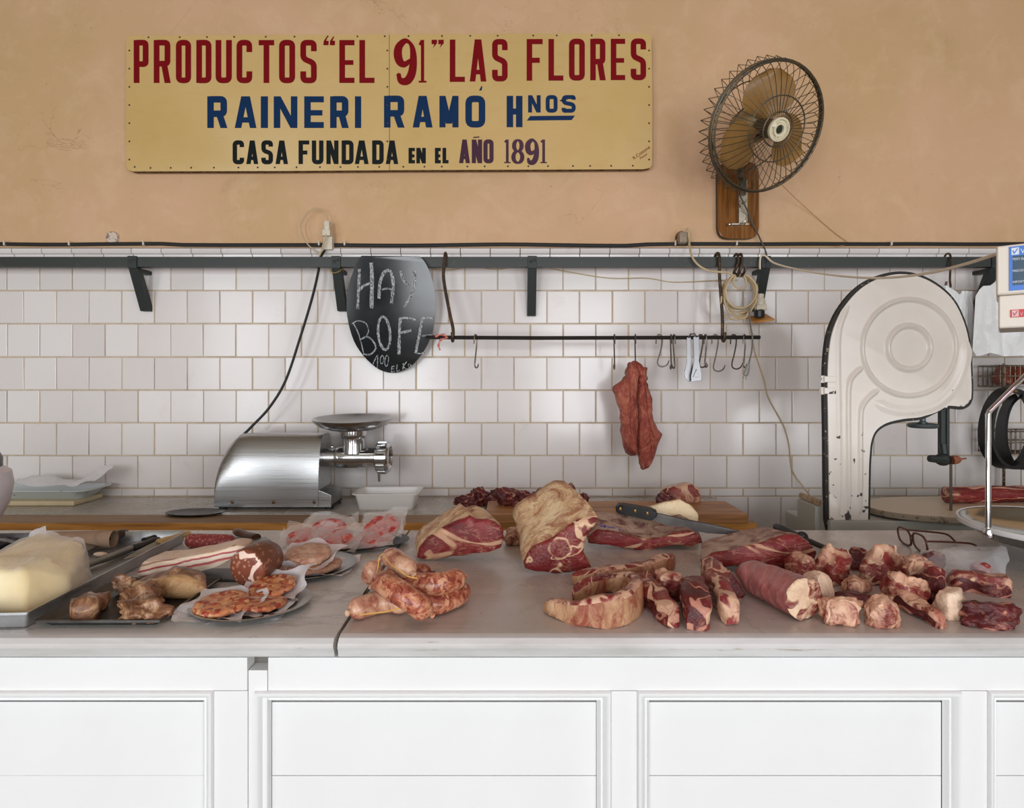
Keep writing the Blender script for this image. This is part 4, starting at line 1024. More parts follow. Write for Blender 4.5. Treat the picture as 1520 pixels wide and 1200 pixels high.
crumple('plastic_bag', [[W(24, 718, 2.52), W(60, 722, 2.52), W(100, 722, 2.52), W(140, 712, 2.52), W(160, 700, 2.53)], [W(26, 712, 2.58), W(60, 706, 2.58), W(96, 716, 2.58), W(136, 708, 2.58), W(163, 694, 2.58)], [W(30, 714, 2.64), W(64, 708, 2.64), W(100, 714, 2.64), W(134, 706, 2.64), W(158, 692, 2.63)]], film_milk, None, .014, 14, 2, label='crumpled clear plastic bag lying in the enamel tray', cat='plastic bag')
b = MB(); c = W(290, 762, 2.34); c.z = SZ
b.lathe(c, [(0, 0), (.09, 0), (.115, .007), (.118, .009), (.116, .011), (.09, .005), (0, .004)], 36, sx=.98, sy=.55)
tag(build('tin_plate', b, dark_tin), 'thin dark tin plate on the wooden edge in front of the meat grinder', 'plate')
pt_ = thing('rounded_pot', V(-1.418, 1.46, 1.0025), 'rounded white pot with a dark lid cut off at the edge by the cheese', 'pot')
c = V(-1.418, 1.46, 1.0025)
b = MB(); b.lathe(c, [(0, 0), (.035, .002), (.07, .022), (.10, .065), (.122, .115), (.131, .165), (.126, .20), (.106, .214)], 44); build('body', b, plain('lilac_white', srgb(222, 216, 222), .35), pt_)
b = MB(); b.lathe(c, [(.108, .213), (.108, .235), (.095, .262), (.05, .28), (0, .285)], 44); build('lid', b, plain('dark_lid', srgb(36, 26, 22), .4), pt_)

# ---------------------------------------------------------------- board and meat on the shelf
g = Mat('board_wood'); gn = g.noise(2.2, 6, .6, .5, vec=g.mapping((1.5, 18, 18)))
brd_m = g.out(g.ramp(gn, [(.3, srgb(136, 90, 50)), (.55, srgb(184, 130, 78)), (.75, srgb(198, 148, 98))]), .5)
b = MB(); b.box(-.100, .887, 2.186, 2.425, SZ, SZ+.036, .004)
tag(build('butcher_board', b, brd_m), 'long brown wooden butcher board at the end of the back shelf', 'cutting board')
BZ = SZ+.036
spec = [(690, 749, .085, .045, .06, SZ, 2.47), (713, 748, .075, .06, .06, SZ, 2.50), (728, 749, .07, .045, .05, SZ, 2.45), (752, 746, .085, .055, .06, BZ, None), (776, 749, .08, .045, .06, BZ, None), (797, 745, .085, .055, .06, BZ, None), (815, 750, .07, .045, .05, BZ, None), (738, 738, .08, .05, .05, SZ, 2.55), (765, 740, .09, .05, .05, SZ, 2.56), (846, 742, .08, .07, .06, BZ, None), (866, 748, .06, .045, .05, BZ, None)]
names_ = ['dark trimming at the open end of the pile, beside the tub', 'tall dark trimming with a pale fat edge, second in the pile', 'small trimming lying against the end of the board', 'long red trimming with fat on the board end', 'flat dark trimming in the middle of the board pile', 'plump red trimming just before the rib roast', 'small trimming tucked against the fat of the rib roast', 'trimming at the back of the pile by the tiles, towards the tub', 'trimming at the back of the pile by the tiles, towards the rib roast', 'dark trimming showing past the tip of the rib roast', 'small dark trimming hidden behind the rib roast shoulder']
for i, (px, py, w_, h_, d_, bz, Y) in enumerate(spec):
    if Y is None: Y = 2.33 if i not in (9, 10) else 2.30
    lump('meat_trimming', names_[i], 'meat', px, py, w_*1.3, h_*1.35, d_*1.2, beef_dark, bz, i+20, .34, i*.8, 'trimmings on the board', .1, 2, Y=Y-d_*.45)
cut('shank_piece', 'short round shank cut with pale fat and a red end, by the tiles', 'meat', [(982, 746), (979, 735), (986, 727), (1003, 722), (1022, 717), (1034, 720), (1041, 730), (1042, 742), (1036, 748), (1005, 749)], 2.40, .07, [chunk_mat2, fat_white], (0, .005, .8), BZ, .012, .004, 3, .012, 4, sharp=False)
lump('shank_end', 'dark red knob of meat at the red end of the shank cut', 'meat', 988, 747, .065, .055, .06, beef_dark, BZ, 41, .25, .3, None, .2, Y=2.30)
b = None
cut('fat_wedge', 'pale yellow wedge of fat standing just behind the long knife and brisket', 'fat', [(954, 760), (972, 752), (990, 747), (1008, 742), (1022, 749), (1035, 764), (1038, 797), (1015, 797), (985, 797), (950, 797)], 1.625, .06, [fat_mat('fresh_fat', srgb(244, 226, 190), srgb(236, 206, 160), srgb(214, 160, 118), .36, .45, 9, streak=False), fat_yellow], (0, .0, .8), 1.0, .004, .003, 5, .006, 4)
# hanging piece of meat
hm = Mat('hung_meat'); n1 = hm.noise(14, 6, .65, 1.0); n2 = hm.noise(60, 5, .6, 1., vec=hm.mapping((1, 1, .4)))
c_ = hm.ramp(n1, [(.3, srgb(104, 34, 28)), (.5, srgb(160, 74, 58)), (.72, srgb(202, 122, 94))])
c_ = hm.mix(hm.ramp(n2, [(.58, 0.0), (.72, .55)]), c_, srgb(226, 160, 122)); c_ = hm.mix(hm.ramp(hm.noise(24, 4, .6), [(.66, 0.0), (.76, .8)]), c_, srgb(110, 34, 30))
hm.bump(hm.math('ADD', hm.noise(20, 6, .7, 1.0), n2), 1.0, .012); hung_m = hm.out(c_, .38)
def flesh(poly, Y, th, seed, mi=0, b=None):
    """a hanging flap: rounded on both sides, thickest along the middle"""
    p2 = [V(x, y, 0) for x, y in spl2(poly, 3)]; n = len(p2); cx = sum((p for p in p2), Vector())/n
    axis = [(min(p.y for p in p2)), (max(p.y for p in p2))]
    for s in (1, -1):
        vs = []
        for kx, d in ((1, 0), (.93, .45), (.78, .78), (.5, .95), (.2, 1.0)):
            row = []
            for p in p2:
                # shrink towards the local spine, not one point
                sp_ = V(cx.x+(p.y-cx.y)*SL[0], cx.y+(p.y-cx.y)*.82, 0)
                q1 = sp_+(p-sp_)*kx; w1 = W(q1.x, q1.y, Y)
                w1.y += -s*d*th*(1+.5*noise.noise(V(q1.x*.04, q1.y*.03, seed)))+.01*noise.noise(V(q1.x*.03, q1.y*.02, seed+4))
                w1 += V(noise.noise(w1*30), 0, noise.noise(w1*30+V(5, 0, 0)))*.008+V(noise.noise(w1*70), 0, noise.noise(w1*70+V(5, 0, 0)))*.006
                row.append(b.bm.verts.new(w1))
            vs.append(row)
        for A, B in zip(vs, vs[1:]):
            for j in range(n): b.face([A[j], A[(j+1) % n], B[(j+1) % n], B[j]], mi)
        c = b.bm.verts.new(sum((v.co for v in vs[-1]), Vector())/n)
        for j in range(n): b.face([vs[-1][j], vs[-1][(j+1) % n], c], mi)
    bmesh.ops.remove_doubles(b.bm, verts=list(b.bm.verts), dist=1e-5)
b = MB(); SL = [.08]
flesh([(938, 538), (948, 545), (950, 556), (947, 568), (945, 590), (947, 620), (947, 640), (944, 660), (941, 675), (931, 673), (924, 662), (921, 630), (917, 605), (909, 580), (911, 574), (928, 560), (931, 548)], 2.475, .035, 1, b=b)
SL = [.10]
flesh([(942, 536), (956, 546), (959, 553), (957, 562), (962, 574), (966, 590), (968, 612), (966, 604), (970, 625), (979, 640), (981, 648), (976, 662), (968, 681), (955, 699), (949, 693), (946, 672), (944, 650), (947, 615), (944, 585), (944, 560)], 2.495, .03, 5, b=b)
for i in range(9): b.sphere(W(945+random.uniform(-10, 11), 548+random.uniform(-8, 14), 2.478), random.uniform(.010, .020), (1, .9, 1.2), 6)
for v in b.bm.verts:
    if v.co.z > W(0, 570, 2.48).z: v.co += V(noise.noise(v.co*60), noise.noise(v.co*60+V(3, 0, 0)), noise.noise(v.co*60+V(0, 3, 0)))*.010
hmo = build('hanging_meat', b, hung_m, ang=80, wn=False); tag(hmo, 'reddish membrane-covered piece of meat hanging from a hook on the rod', 'meat')

# ---------------------------------------------------------------- band saw
SWY = 2.05
q = lambda x, y: W(1180+x/2.609, 360+y/2.609, SWY)
bs = thing('band_saw', V(1.2, 2.1, 0), 'old cream enamelled butcher band saw with a big round wheel cover', 'band saw')
ce = Mat('chipped_cream_enamel')
low = ce.ramp(ce.n('ShaderNodeSeparateXYZ', {0: ce.tc()}).outputs['Z'], [(.0, .15), (.55, 0.0)])
chip = ce.ramp(ce.math('ADD', ce.noise(30, 3, .6), low), [(.745, 0.0), (.755, 1.0)])
c_ = ce.mix(ce.ramp(ce.noise(4, 5, .6), [(.4, 0.0), (.7, .6)]), srgb(226, 219, 210), srgb(214, 204, 192))
c_ = ce.mix(chip, c_, srgb(72, 68, 64)); cream_en = ce.out(c_, ce.mix(chip, .26, .7))
grey_en = worn('grey_green_enamel', srgb(178, 178, 168), srgb(96, 90, 80), .68, 24, .45)
rim_m = worn('worn_black_rim', srgb(28, 26, 24), srgb(170, 156, 134), .63, 55, .6)
outer = [(135, 1118), (132, 900), (129, 700), (127, 560), (131, 440), (145, 350), (180, 268), (240, 193), (310, 146), (390, 124), (470, 130), (545, 164), (612, 224), (655, 310), (676, 400), (682, 500), (684, 585), (676, 622), (650, 636), (620, 634), (585, 634), (545, 652), (490, 676), (420, 684), (355, 700), (315, 728), (296, 770), (289, 830), (286, 900), (283, 1060), (283, 1118)]
op = [V(x, y, 0) for x, y in spl2(outer[:-2]+[(283, 1090)], 4, False)+[(283, 1118)]]
cxo = V(400, 400, 0)
def scaled(k, off=0): 
    out = []
    for i, p in enumerate(op):
        a, b_ = op[i-1], op[(i+1) % len(op)]; t = (b_-a).normalized(); nrm = V(t.y, -t.x, 0)
        out.append(p+nrm*k)
    return out
mk = lambda ps, dy: [q(p.x, p.y)+V(0, dy, 0) for p in ps]
area = sum(op[i].x*op[(i+1) % len(op)].y-op[(i+1) % len(op)].x*op[i].y for i in range(len(op)))
sg_ = 1 if area > 0 else -1
b = MB(); b.prism(mk(scaled(12*sg_), .006), V(0, .018, 0), bev=.002); build('cover_rim', b, rim_m, bs, ang=30)
b = MB(); b.prism(mk(scaled(-24*sg_), .024), V(0, .030, 0)); build('rear_casing', b, grey_en, bs, ang=30)
b = MB(); b.prism(mk(op, .0), V(0, .0205, 0), bev=.007, seg=3)
def ridge(pts, r, flat): b.tube([q(x, y)+V(0, .001, 0) for x, y in pts], r, 10, pts[0] == pts[-1], flat=1.0)
cir = lambda r, n=64: [(441+r*cos(2*pi*i/n), 408+r*1.03*sin(2*pi*i/n)) for i in range(n)]
def ring_relief(r, wd, hh):
    n = 64; R_ = []
    for u in range(9):
        t = -1+u/4; R_.append([b.bm.verts.new(q(441+(r+t*wd)*cos(2*pi*i/n), 408+(r+t*wd)*1.03*sin(2*pi*i/n))+V(0, -hh*(cos(t*pi)+1)/2+.0004, 0)) for i in range(n)])
    for A, B in zip(R_, R_[1:]):
        for i in range(n): b.face([A[i], A[(i+1) % n], B[(i+1) % n], B[i]])
def line_relief(pts, wd, hh):
    pp = spl2(pts, 6, False); R_ = []
    for u in range(9):
        t = -1+u/4; row = []
        for i, (x, y) in enumerate(pp):
            a, c = pp[max(0, i-1)], pp[min(len(pp)-1, i+1)]; d = V(c[0]-a[0], c[1]-a[1], 0).normalized()
            e = min(1, min(i, len(pp)-1-i)/3)
            row.append(b.bm.verts.new(q(x-d.y*t*wd*(.4+.6*e), y+d.x*t*wd*(.4+.6*e))+V(0, -hh*e*(cos(t*pi)+1)/2+.0004, 0)))
        R_.append(row)
    for A, B in zip(R_, R_[1:]):
        for i in range(len(pp)-1): b.face([A[i], A[i+1], B[i+1], B[i]])
ring_relief(181, 13, .010); ring_relief(82, 15, .012)
line_relief([(268, 480), (232, 508), (210, 545), (205, 620), (206, 800), (208, 1090)], 15, .010)
line_relief([(330, 566), (285, 600), (258, 640), (252, 700), (252, 880), (250, 1066)], 15, .011)
line_relief([(210, 240), (175, 320), (166, 430), (170, 700), (172, 1080)], 16, .005)
line_relief([(300, 616), (380, 648), (460, 652), (550, 628), (620, 560), (655, 470), (662, 380)], 26, .006)
build('wheel_cover', b, cream_en, bs, ang=40, wn=False)
b = MB()
for y in (530, 575): 
    b.tube([q(112, y-14)+V(0, .012, 0), q(112, y+14)+V(0, .012, 0)], .010, 8)
    p0, p1 = q(112, y+12), q(158, y-12); b.box(p0.x, p1.x, SWY-.004, SWY+.006, p0.z, p1.z, .002)
build('hinge', b, cream_en, bs)
b = MB(); p0, p1 = q(196, 1075), q(640, 1075); b.box(q(130, 0).x, p1.x+.35, SWY-.012, SWY+.17, .08, p0.z, .006)
b.box(q(112, 0).x+.02, p1.x+.35, SWY+.03, SWY+.34, 0, p0.z-.04, .01)
build('base', b, grey_en, bs)
b = MB(); pxl = W(1219.5, 0, SWY+.045).x; b.box(pxl, pxl+.05, SWY+.028, SWY+.046, .08, q(0, 590).z, .003); build('side_post', b, grey_en, bs)
b = MB(); b.box(W(1193, 0, SWY+.19).x, q(110, 0).x, SWY+.055, SWY+.19, .08, q(0, 1035).z, .004); build('motor_box', b, grey_en, bs)
tc_ = V(1.80, 2.135, .965)
b = MB(); se = []
for zz, sc_ in ((0, .985), (.003, 1), (.019, 1), (.022, .99)):
    row = []
    for i in range(72):
        a = 2*pi*i/72; ex_ = 2/2.6
        row.append(b.bm.verts.new(tc_+V(sc_*.50*abs(cos(a))**ex_*(1 if cos(a) > 0 else -1), sc_*.195*abs(sin(a))**ex_*(1 if sin(a) > 0 else -1), zz-.012)))
    se.append(row)
for A, B in zip(se, se[1:]):
    for i in range(72): b.face([A[i], A[(i+1) % 72], B[(i+1) % 72], B[i]], 1)
b.face(se[0][::-1], 1); b.face(se[-1], 0)
tbl = worn('stained_table_enamel', srgb(200, 184, 158), srgb(130, 92, 64), .66, 18, .45)
build('saw_table', b, [tbl, worn('chipped_table_edge', srgb(146, 132, 112), srgb(92, 78, 64), .52, 60, .7, 0, .1)], bs, ang=30)
b = MB(); p = q(605, 640); b.box(p.x-.012, p.x+.010, SWY+.03, SWY+.05, q(0, 850).z, p.z+.02, .002); b.box(p.x+.004, p.x+.014, SWY+.025, SWY+.03, q(0, 860).z, p.z+.02, .001)
build('guide_post', b, dark_iron, bs)
b = MB(); gcp = q(598, 845)+V(0, .03, 0); b.sphere(gcp, .026, (1.1, .8, .9), 8); b.tube([gcp+V(-.055, -.008, .004), gcp+V(.0, -.006, 0)], [.012, .016], 8); b.tube([gcp+V(.0, -.006, .02), gcp+V(.0, 0, .055)], .012, 8)
build('blade_guide', b, dark_iron, bs)
b = MB(); b.tube([gcp+V(.018, -.02, 0), gcp+V(.034, -.022, .002), gcp+V(.044, -.022, .004)], [.016, .015, .008], 8); b.tube([gcp+V(.04, -.022, .003), gcp+V(.065, -.022, .006)], .003, 5)
build('guide_knob', b, plain('rusty_knob', srgb(140, 82, 58), .6), bs)
b = MB(); b.box(q(614, 0).x, q(625, 0).x, SWY+.018, SWY+.0195, tc_.z, q(0, 850).z); build('saw_blade', b, plain('saw_blade_steel', srgb(84, 76, 68), .4, .8), bs)
b = MB(); hc = q(518, 712)+V(0, .03, 0); n = 28
b.tube([hc+V(.040*cos(2*pi*i/n), .040*sin(2*pi*i/n), 0) for i in range(n)], .0085, 8, True)
for i in range(3): a = i*2.09; b.tube([hc, hc+V(.038*cos(a), .038*sin(a), 0)], .006, 6)
b.lathe(hc, [(.014, -.006), (.014, .012), (.009, .016), (.009, .045), (.006, .06), (0, .06)], 12)
build('tension_wheel', b, plain('painted_handwheel', srgb(78, 88, 90), .35, .3), bs)
b = MB(); c = W(1203, 747, 2.2); b.box(W(1185, 0, 2.25).x, W(1218, 0, 2.12).x, 2.108, 2.25, q(0, 1035).z, q(0, 1035).z+.022, .006)
tag(build('stone_piece', b, fat_mat('worn_wood_block', srgb(196, 172, 142), srgb(176, 150, 120), srgb(130, 104, 80), .45, .7)), 'worn beige slab resting on the grey box beside the band saw', 'slab')
# long cut of meat on the saw table
b = MB(); pth = [W(1402, 733, 2.20), W(1412, 733, 2.20), W(1450, 733, 2.21), W(1500, 733, 2.22), W(1560, 733, 2.23), W(1640, 735, 2.24)]
tz = tc_.z+.010
for p in pth: p.z = tz+.030
b.tube(spl(pth, 5), [.012+.021*min(1, i/2.) for i in range(26)], 14, flat=.95)
for v in b.bm.verts: v.co += V(noise.noise(v.co*25), noise.noise(v.co*25+V(3, 0, 0)), noise.noise(v.co*25+V(0, 3, 0)))*.006; v.co.z = max(v.co.z, tz)
tag(build('beef_strip', b, meat_mat('long_cut', srgb(140, 38, 40), srgb(96, 24, 28), srgb(220, 172, 142), 6, .012, .6, stretch=(.25, 1.2, 1.8), seed=9), wn=False), 'long dark red strip of beef lying on the band saw table', 'meat')

# ---------------------------------------------------------------- hanging scale
hs = thing('hanging_scale', V(1.323, 1.39, 1.75), 'hanging electronic scale, cream box with a blue display and a steel pan below', 'scale')
dx0, dx1, dy0 = 1.113, 1.55, 1.335
YA = radians(40)
def yaw(o):
    """the display box is turned to face the customers"""
    off = NEST[o.name]
    for v in o.data.vertices:
        p = v.co+off; a, c = (p.x-dx0)*.77, p.y-dy0
        v.co = V(dx0+a*cos(YA)+c*sin(YA), dy0-a*sin(YA)+c*cos(YA), p.z)-off
    return o
D = lambda x, y, o=0: W(1470+x/8.58, 355+y/8.58, dy0-o)
cream_p = plain('cream_abs', srgb(232, 224, 210), .4)
b = MB(); b.box(dx0-.004, dx1, dy0, dy0+.17, D(0, 718).z, D(0, 88).z, .006, seg=3); yaw(build('display_housing', b, cream_p, hs))
b = MB(); b.box(dx0+.001, dx1-.004, dy0+.003, dy0+.165, D(0, 1140).z, D(0, 722).z, .005, seg=3); yaw(build('lower_housing', b, cream_p, hs))
b = MB(); p0, p1 = D(236, 672), D(240, 118); b.box(p0.x, p0.x+.30, dy0-.0015, dy0+.002, p0.z, p1.z, .0005); yaw(build('display_panel', b, plain('display_blue', srgb(52, 120, 214), .3), hs))
b = MB(); p0, p1 = D(282, 606), D(282, 238); b.box(p0.x, p0.x+.27, dy0-.0022, dy0, p0.z, p1.z, .0003); yaw(build('display_window', b, plain('display_glass', srgb(66, 92, 112), .15), hs))
b = MB(); p0, p1 = D(252, 1008), D(252, 910); b.box(p0.x, p0.x+.16, dy0+.0015, dy0+.004, p0.z, p1.z, .0006); yaw(build('red_label', b, plain('label_red', srgb(206, 30, 34), .35), hs))
wlab = plain('label_white', srgb(222, 232, 240), .4); rl_ = plain('label_pink', srgb(232, 190, 190), .4); bl_ = plain('tick_blue', srgb(60, 120, 206), .4)
for (x0, x1, y0_, y1_, off, mt, mt2) in ((276, 370, 134, 222, .002, wlab, bl_), (268, 352, 920, 1000, -.001, rl_, plain('tick_red', srgb(190, 50, 54), .4))):
    b = MB(); p0, p1 = D(x0, y1_, off), D(x1, y0_, off); b.box(p0.x, p1.x, p0.y, p0.y+.0008, p0.z, p1.z); yaw(build('logo_square', b, mt, hs))
    b = MB(); h_, w_ = y1_-y0_, x1-x0
    for poly in ribbon([(x0+w_*.2, y0_+h_*.35), (x0+w_*.38, y0_+h_*.78), (x0+w_*.85, y0_+h_*.15)], w_*.14): b.face([b.bm.verts.new(D(x, y, off+.0004)) for x, y in poly])
    yaw(build('logo_tick', b, mt2, hs, wn=False))
yaw(text_mesh('V', .0165, D(386, 216, .0018), V(1, 0, 0), V(0, 0, 1), wlab, 'letter', hs))
yaw(text_mesh('V', .0110, D(366, 992, -.001), V(1, 0, 0), V(0, 0, 1), rl_, 'letter', hs))
for s_, y in (('PESO (kg)', 290), ('PRECIO ($)', 438), ('IMPORTE ($)', 578)): yaw(text_mesh(s_, .0072, D(292, y, .0025), V(1, 0, 0), V(0, 0, 1), wlab, 'display_text', hs))
b = MB(); pcn = V(1.323, 1.39, 1.0875)
b.lathe(pcn, [(0, -.052), (.10, -.050), (.16, -.036), (.200, -.010), (.2085, -.004), (.2085, .004), (.203, .003), (.192, -.012), (.155, -.030), (.10, -.044), (0, -.046)], 64)
pan_m = plain('pan_metal', (.50, .49, .46), .16, 1); build('scale_pan', b, pan_m, hs, ang=50, wn=False)
b = MB(); rp = [pcn+V(.2085*cos(2*pi*i/64), .2085*sin(2*pi*i/64), 0) for i in range(64)]
n_ = len(rp); R_ = []
for dr, dz in ((.001, -.007), (.0025, -.006), (.0025, .006), (-.001, .0065), (-.003, .005)):
    R_.append([b.bm.verts.new(pcn+(p-pcn)*(1+dr/.2085)+V(0, 0, dz)) for p in rp])
for A, B in zip(R_, R_[1:]):
    for i in range(n_): b.face([A[i], A[(i+1) % n_], B[(i+1) % n_], B[i]])
build('pan_rim', b, plain('white_rim', srgb(226, 226, 226), .3), hs, ang=60, wn=False)
for s in (-1, 1):
    b = MB(); xa = pcn.x+s*.2075; ya = 1.365
    b.tube([V(xa, ya, 1.078), V(xa, ya, 1.2), V(xa, ya, 1.358), V(xa-s*.004, ya, 1.366), V(pcn.x+s*.006, 1.385, 1.545)], .0058, 10)
    b.lathe(V(xa, ya, 1.070), [(0, 0), (.010, 0), (.011, .006), (.010, .016), (.0075, .022), (0, .022)], 12)
    build('pan_rod', b, chrome, hs)
b = MB(); b.tube([V(pcn.x, 1.385, 1.53), V(pcn.x, 1.385, 1.62)], .007, 8); b.tube([V(pcn.x, 1.37, D(0, 88).z-.01), V(pcn.x, 1.37, CEIL)], .008, 8); build('suspension_rod', b, chrome, hs)

# ---------------------------------------------------------------- plastic bags, belts and basket
def bagbundle(label, outline, Y, dep, seed):
    """a stack of hung carrier bags: several creased layers"""
    b = MB(); x0, x1 = min(p[0] for p in outline), max(p[0] for p in outline)
    def span(x):
        ys = []
        for i in range(len(outline)):
            (xa, ya), (xb, yb) = outline[i], outline[(i+1) % len(outline)]
            if (xa-x)*(xb-x) <= 0 and xa != xb: ys.append(ya+(yb-ya)*(x-xa)/(xb-xa))
        return min(ys), max(ys)
    for L in range(4):
        vs = []; N, Mv = 30, 22
        for i in range(N+1):
            x = x0+.01+(x1-x0-.02)*i/N; ya, yb = span(x); yb += (L-2)*2.0
            row = []
            for j in range(Mv+1):
                y = ya+(yb-ya)*j/Mv; p = W(x, y, Y-dep*L/3)
                fold = .010*noise.noise(V(x*.16, y*.012, seed+L))+.006*noise.noise(V(x*.4, y*.03, seed+L*3))+.008*noise.noise(V(x*.05, y*.06, seed+L*2))
                p.y += fold; p.x += .006*noise.noise(V(x*.1, y*.04, seed+9+L)); row.append(b.bm.verts.new(p))
            vs.append(row)
        for i in range(N):
            for j in range(Mv): b.face([vs[i][j], vs[i+1][j], vs[i+1][j+1], vs[i][j+1]])
    return tag(build('bag_bundle', b, bag_white, ang=40, wn=False), label, 'plastic bags', 'hung carrier bags')
bagbundle('smaller bundle of translucent white carrier bags just behind the saw wheel cover', [(1402, 424), (1410, 428), (1424, 438), (1428, 432), (1444, 433), (1444, 470), (1448, 515), (1440, 524), (1428, 510), (1415, 480), (1402, 440)], 2.52, .03, 3)
bagbundle('thick bundle of white carrier bags hanging under the scale display', [(1446, 442), (1452, 437), (1456, 425), (1470, 424), (1482, 415), (1500, 420), (1540, 426), (1600, 430), (1600, 520), (1560, 526), (1520, 526), (1490, 527), (1470, 522), (1450, 528), (1444, 518), (1445, 470)], 2.50, .06, 7)
b = MB(); b.tube(spl([V((1409-CX)*RY/F, RY+.04, z1_-.02), V((1409-CX)*RY/F, RY+.02, z1_+.014), V((1409-CX)*RY/F, RY-.008, z1_), W(1410, 415, 2.56), W(1411, 425, 2.55), W(1408, 431, 2.535), W(1404, 426, 2.52), W(1405, 418, 2.515)], 4), .0045, 6)
tag(build('rail_hook', b, rust, wn=False), 'thin dark hook on the rail holding the smaller bag bundle', 'hook')
b = MB(); b.tube(spl([V((1492-CX)*RY/F, RY+.04, z1_-.02), V((1492-CX)*RY/F, RY+.02, z1_+.014), V((1492-CX)*RY/F, RY-.008, z1_), W(1492, 412, 2.53), W(1490, 421, 2.50), W(1484, 424, 2.455), W(1480, 416, 2.435)], 4), .0045, 6)
tag(build('rail_hook', b, rust, wn=False), 'dark hook on the rail behind the scale display holding the thick bag bundle', 'hook')
bk = thing('wire_basket', W(1530, 700, 2.6), 'tall rusty wire rack with shelves on the tiles behind the scale pan rod', 'rack')
wire_m = worn('rack_wire', srgb(120, 112, 98), srgb(92, 62, 42), .5, 60, .5, .5)
b = MB()
for Y in (2.66, 2.54):
    for px in (1490, 1600): b.tube([W(px, 540, Y), W(px, 737 if Y > 2.6 else 740, Y)], .006, 6)
build('rack_post', b, wire_m, bk)
for y0_, y1_ in ((543, 574), (641, 674)):
    b = MB(); Z0, Z1 = W(0, y1_, 2.54).z, W(0, y0_, 2.54).z; xa, xb = W(1485, 0, 2.54).x, W(1602, 0, 2.54).x
    for z in ((Z0, (Z0+Z1)/2, Z1)):
        b.tube([V(xa, 2.54, z), V(xb, 2.54, z), V(xb, 2.66, z), V(xa, 2.66, z)], .003, 6, True)
    n = 16
    for i in range(n+1):
        x = xa+(xb-xa)*i/n; b.tube([V(x, 2.54, Z1), V(x, 2.54, Z0), V(x, 2.66, Z0), V(x, 2.66, Z1)], .0022, 5)
    build('wire_shelf', b, wire_m, bk, wn=False)
zz = W(0, 574, 2.54).z+.004
for i, px in enumerate((1500, 1514, 1530)):
    lump('wrapped_sausage', ('reddish packet in the upper wire shelf, nearest the saw', 'reddish packet in the upper wire shelf, second from the saw', 'reddish packet in the upper wire shelf, third from the saw')[i], 'packet', px, 574, .05, .085, .09, plain('reddish_pack', srgb(128, 58, 38), .4, 0, .4, 40), zz, 60+i, .15, 0, 'packets in the wire rack', .4, Y=2.555)
belt_m = plain('black_belt', srgb(20, 22, 24), .32, 0, .2, 30)
def belt(label, cx, cy, rx, ry, Y, wd, t, seed):
    b = MB(); n = 56; rings = []
    for i in range(n):
        a = 2*pi*i/n; x, y = cx+rx*sin(a)*(1+.05*sin(2*a+seed)), cy-ry*cos(a)
        p = W(x, y, Y); o_ = W(cx+(x-cx)*(1-t/rx), cy+(y-cy)*(1-t/ry), Y)
        sh_ = V(wd*.25*sin(a+seed), 0, wd*.10*cos(a))
        rings.append([b.bm.verts.new(v) for v in (p, p+V(0, wd, 0)+sh_, o_+V(0, wd, 0)+sh_, o_)])
    for i in range(n):
        A, B = rings[i], rings[(i+1) % n]
        for j in range(4): b.face([A[j], A[(j+1) % 4], B[(j+1) % 4], B[j]])
    return tag(build('rubber_belt', b, belt_m, ang=40), label, 'belt', 'black belts')
belt('black rubber belt hanging in a tall loop behind the pan rod', 1507, 637, 36, 60, 2.40, .055, 4.5, .4)
belt('second black rubber belt hanging just behind the first loop', 1522, 642, 32, 56, 2.47, .05, 4.5, 1.6)
b = MB(); b.tube([W(1507, 582, 2.39), W(1507, 581, 2.66)], .007, 8); b.sphere(W(1507, 581, 2.385), .010, n=6)
tag(build('wall_peg', b, rust), 'rusty peg on the wire rack that the black belts hang from', 'peg')
crumple('cloth', [[W(1494, 580, 2.40), W(1504, 575, 2.40), W(1515, 574, 2.40), W(1530, 578, 2.40)], [W(1500, 577, 2.46), W(1508, 571, 2.46), W(1520, 571, 2.46), W(1534, 576, 2.46)], [W(1512, 590, 2.44), W(1519, 586, 2.44), W(1528, 588, 2.44), W(1538, 590, 2.44)]], plain('pale_cloth', srgb(196, 194, 190), .8), None, .008, 16, 4, label='crumpled pale cloth draped over the top of the black belts', cat='cloth')
# meat lamp hanging from the ceiling (lights the counter with a pink tint)
ml = thing('meat_lamp', V(.45, .1, 3.78), 'pinkish strip lamp under the ceiling above the counter', 'lamp')
b = MB(); b.box(-.32, 1.22, .02, .18, 3.735, 3.80, .01); build('lamp_housing', b, white_plastic, ml)
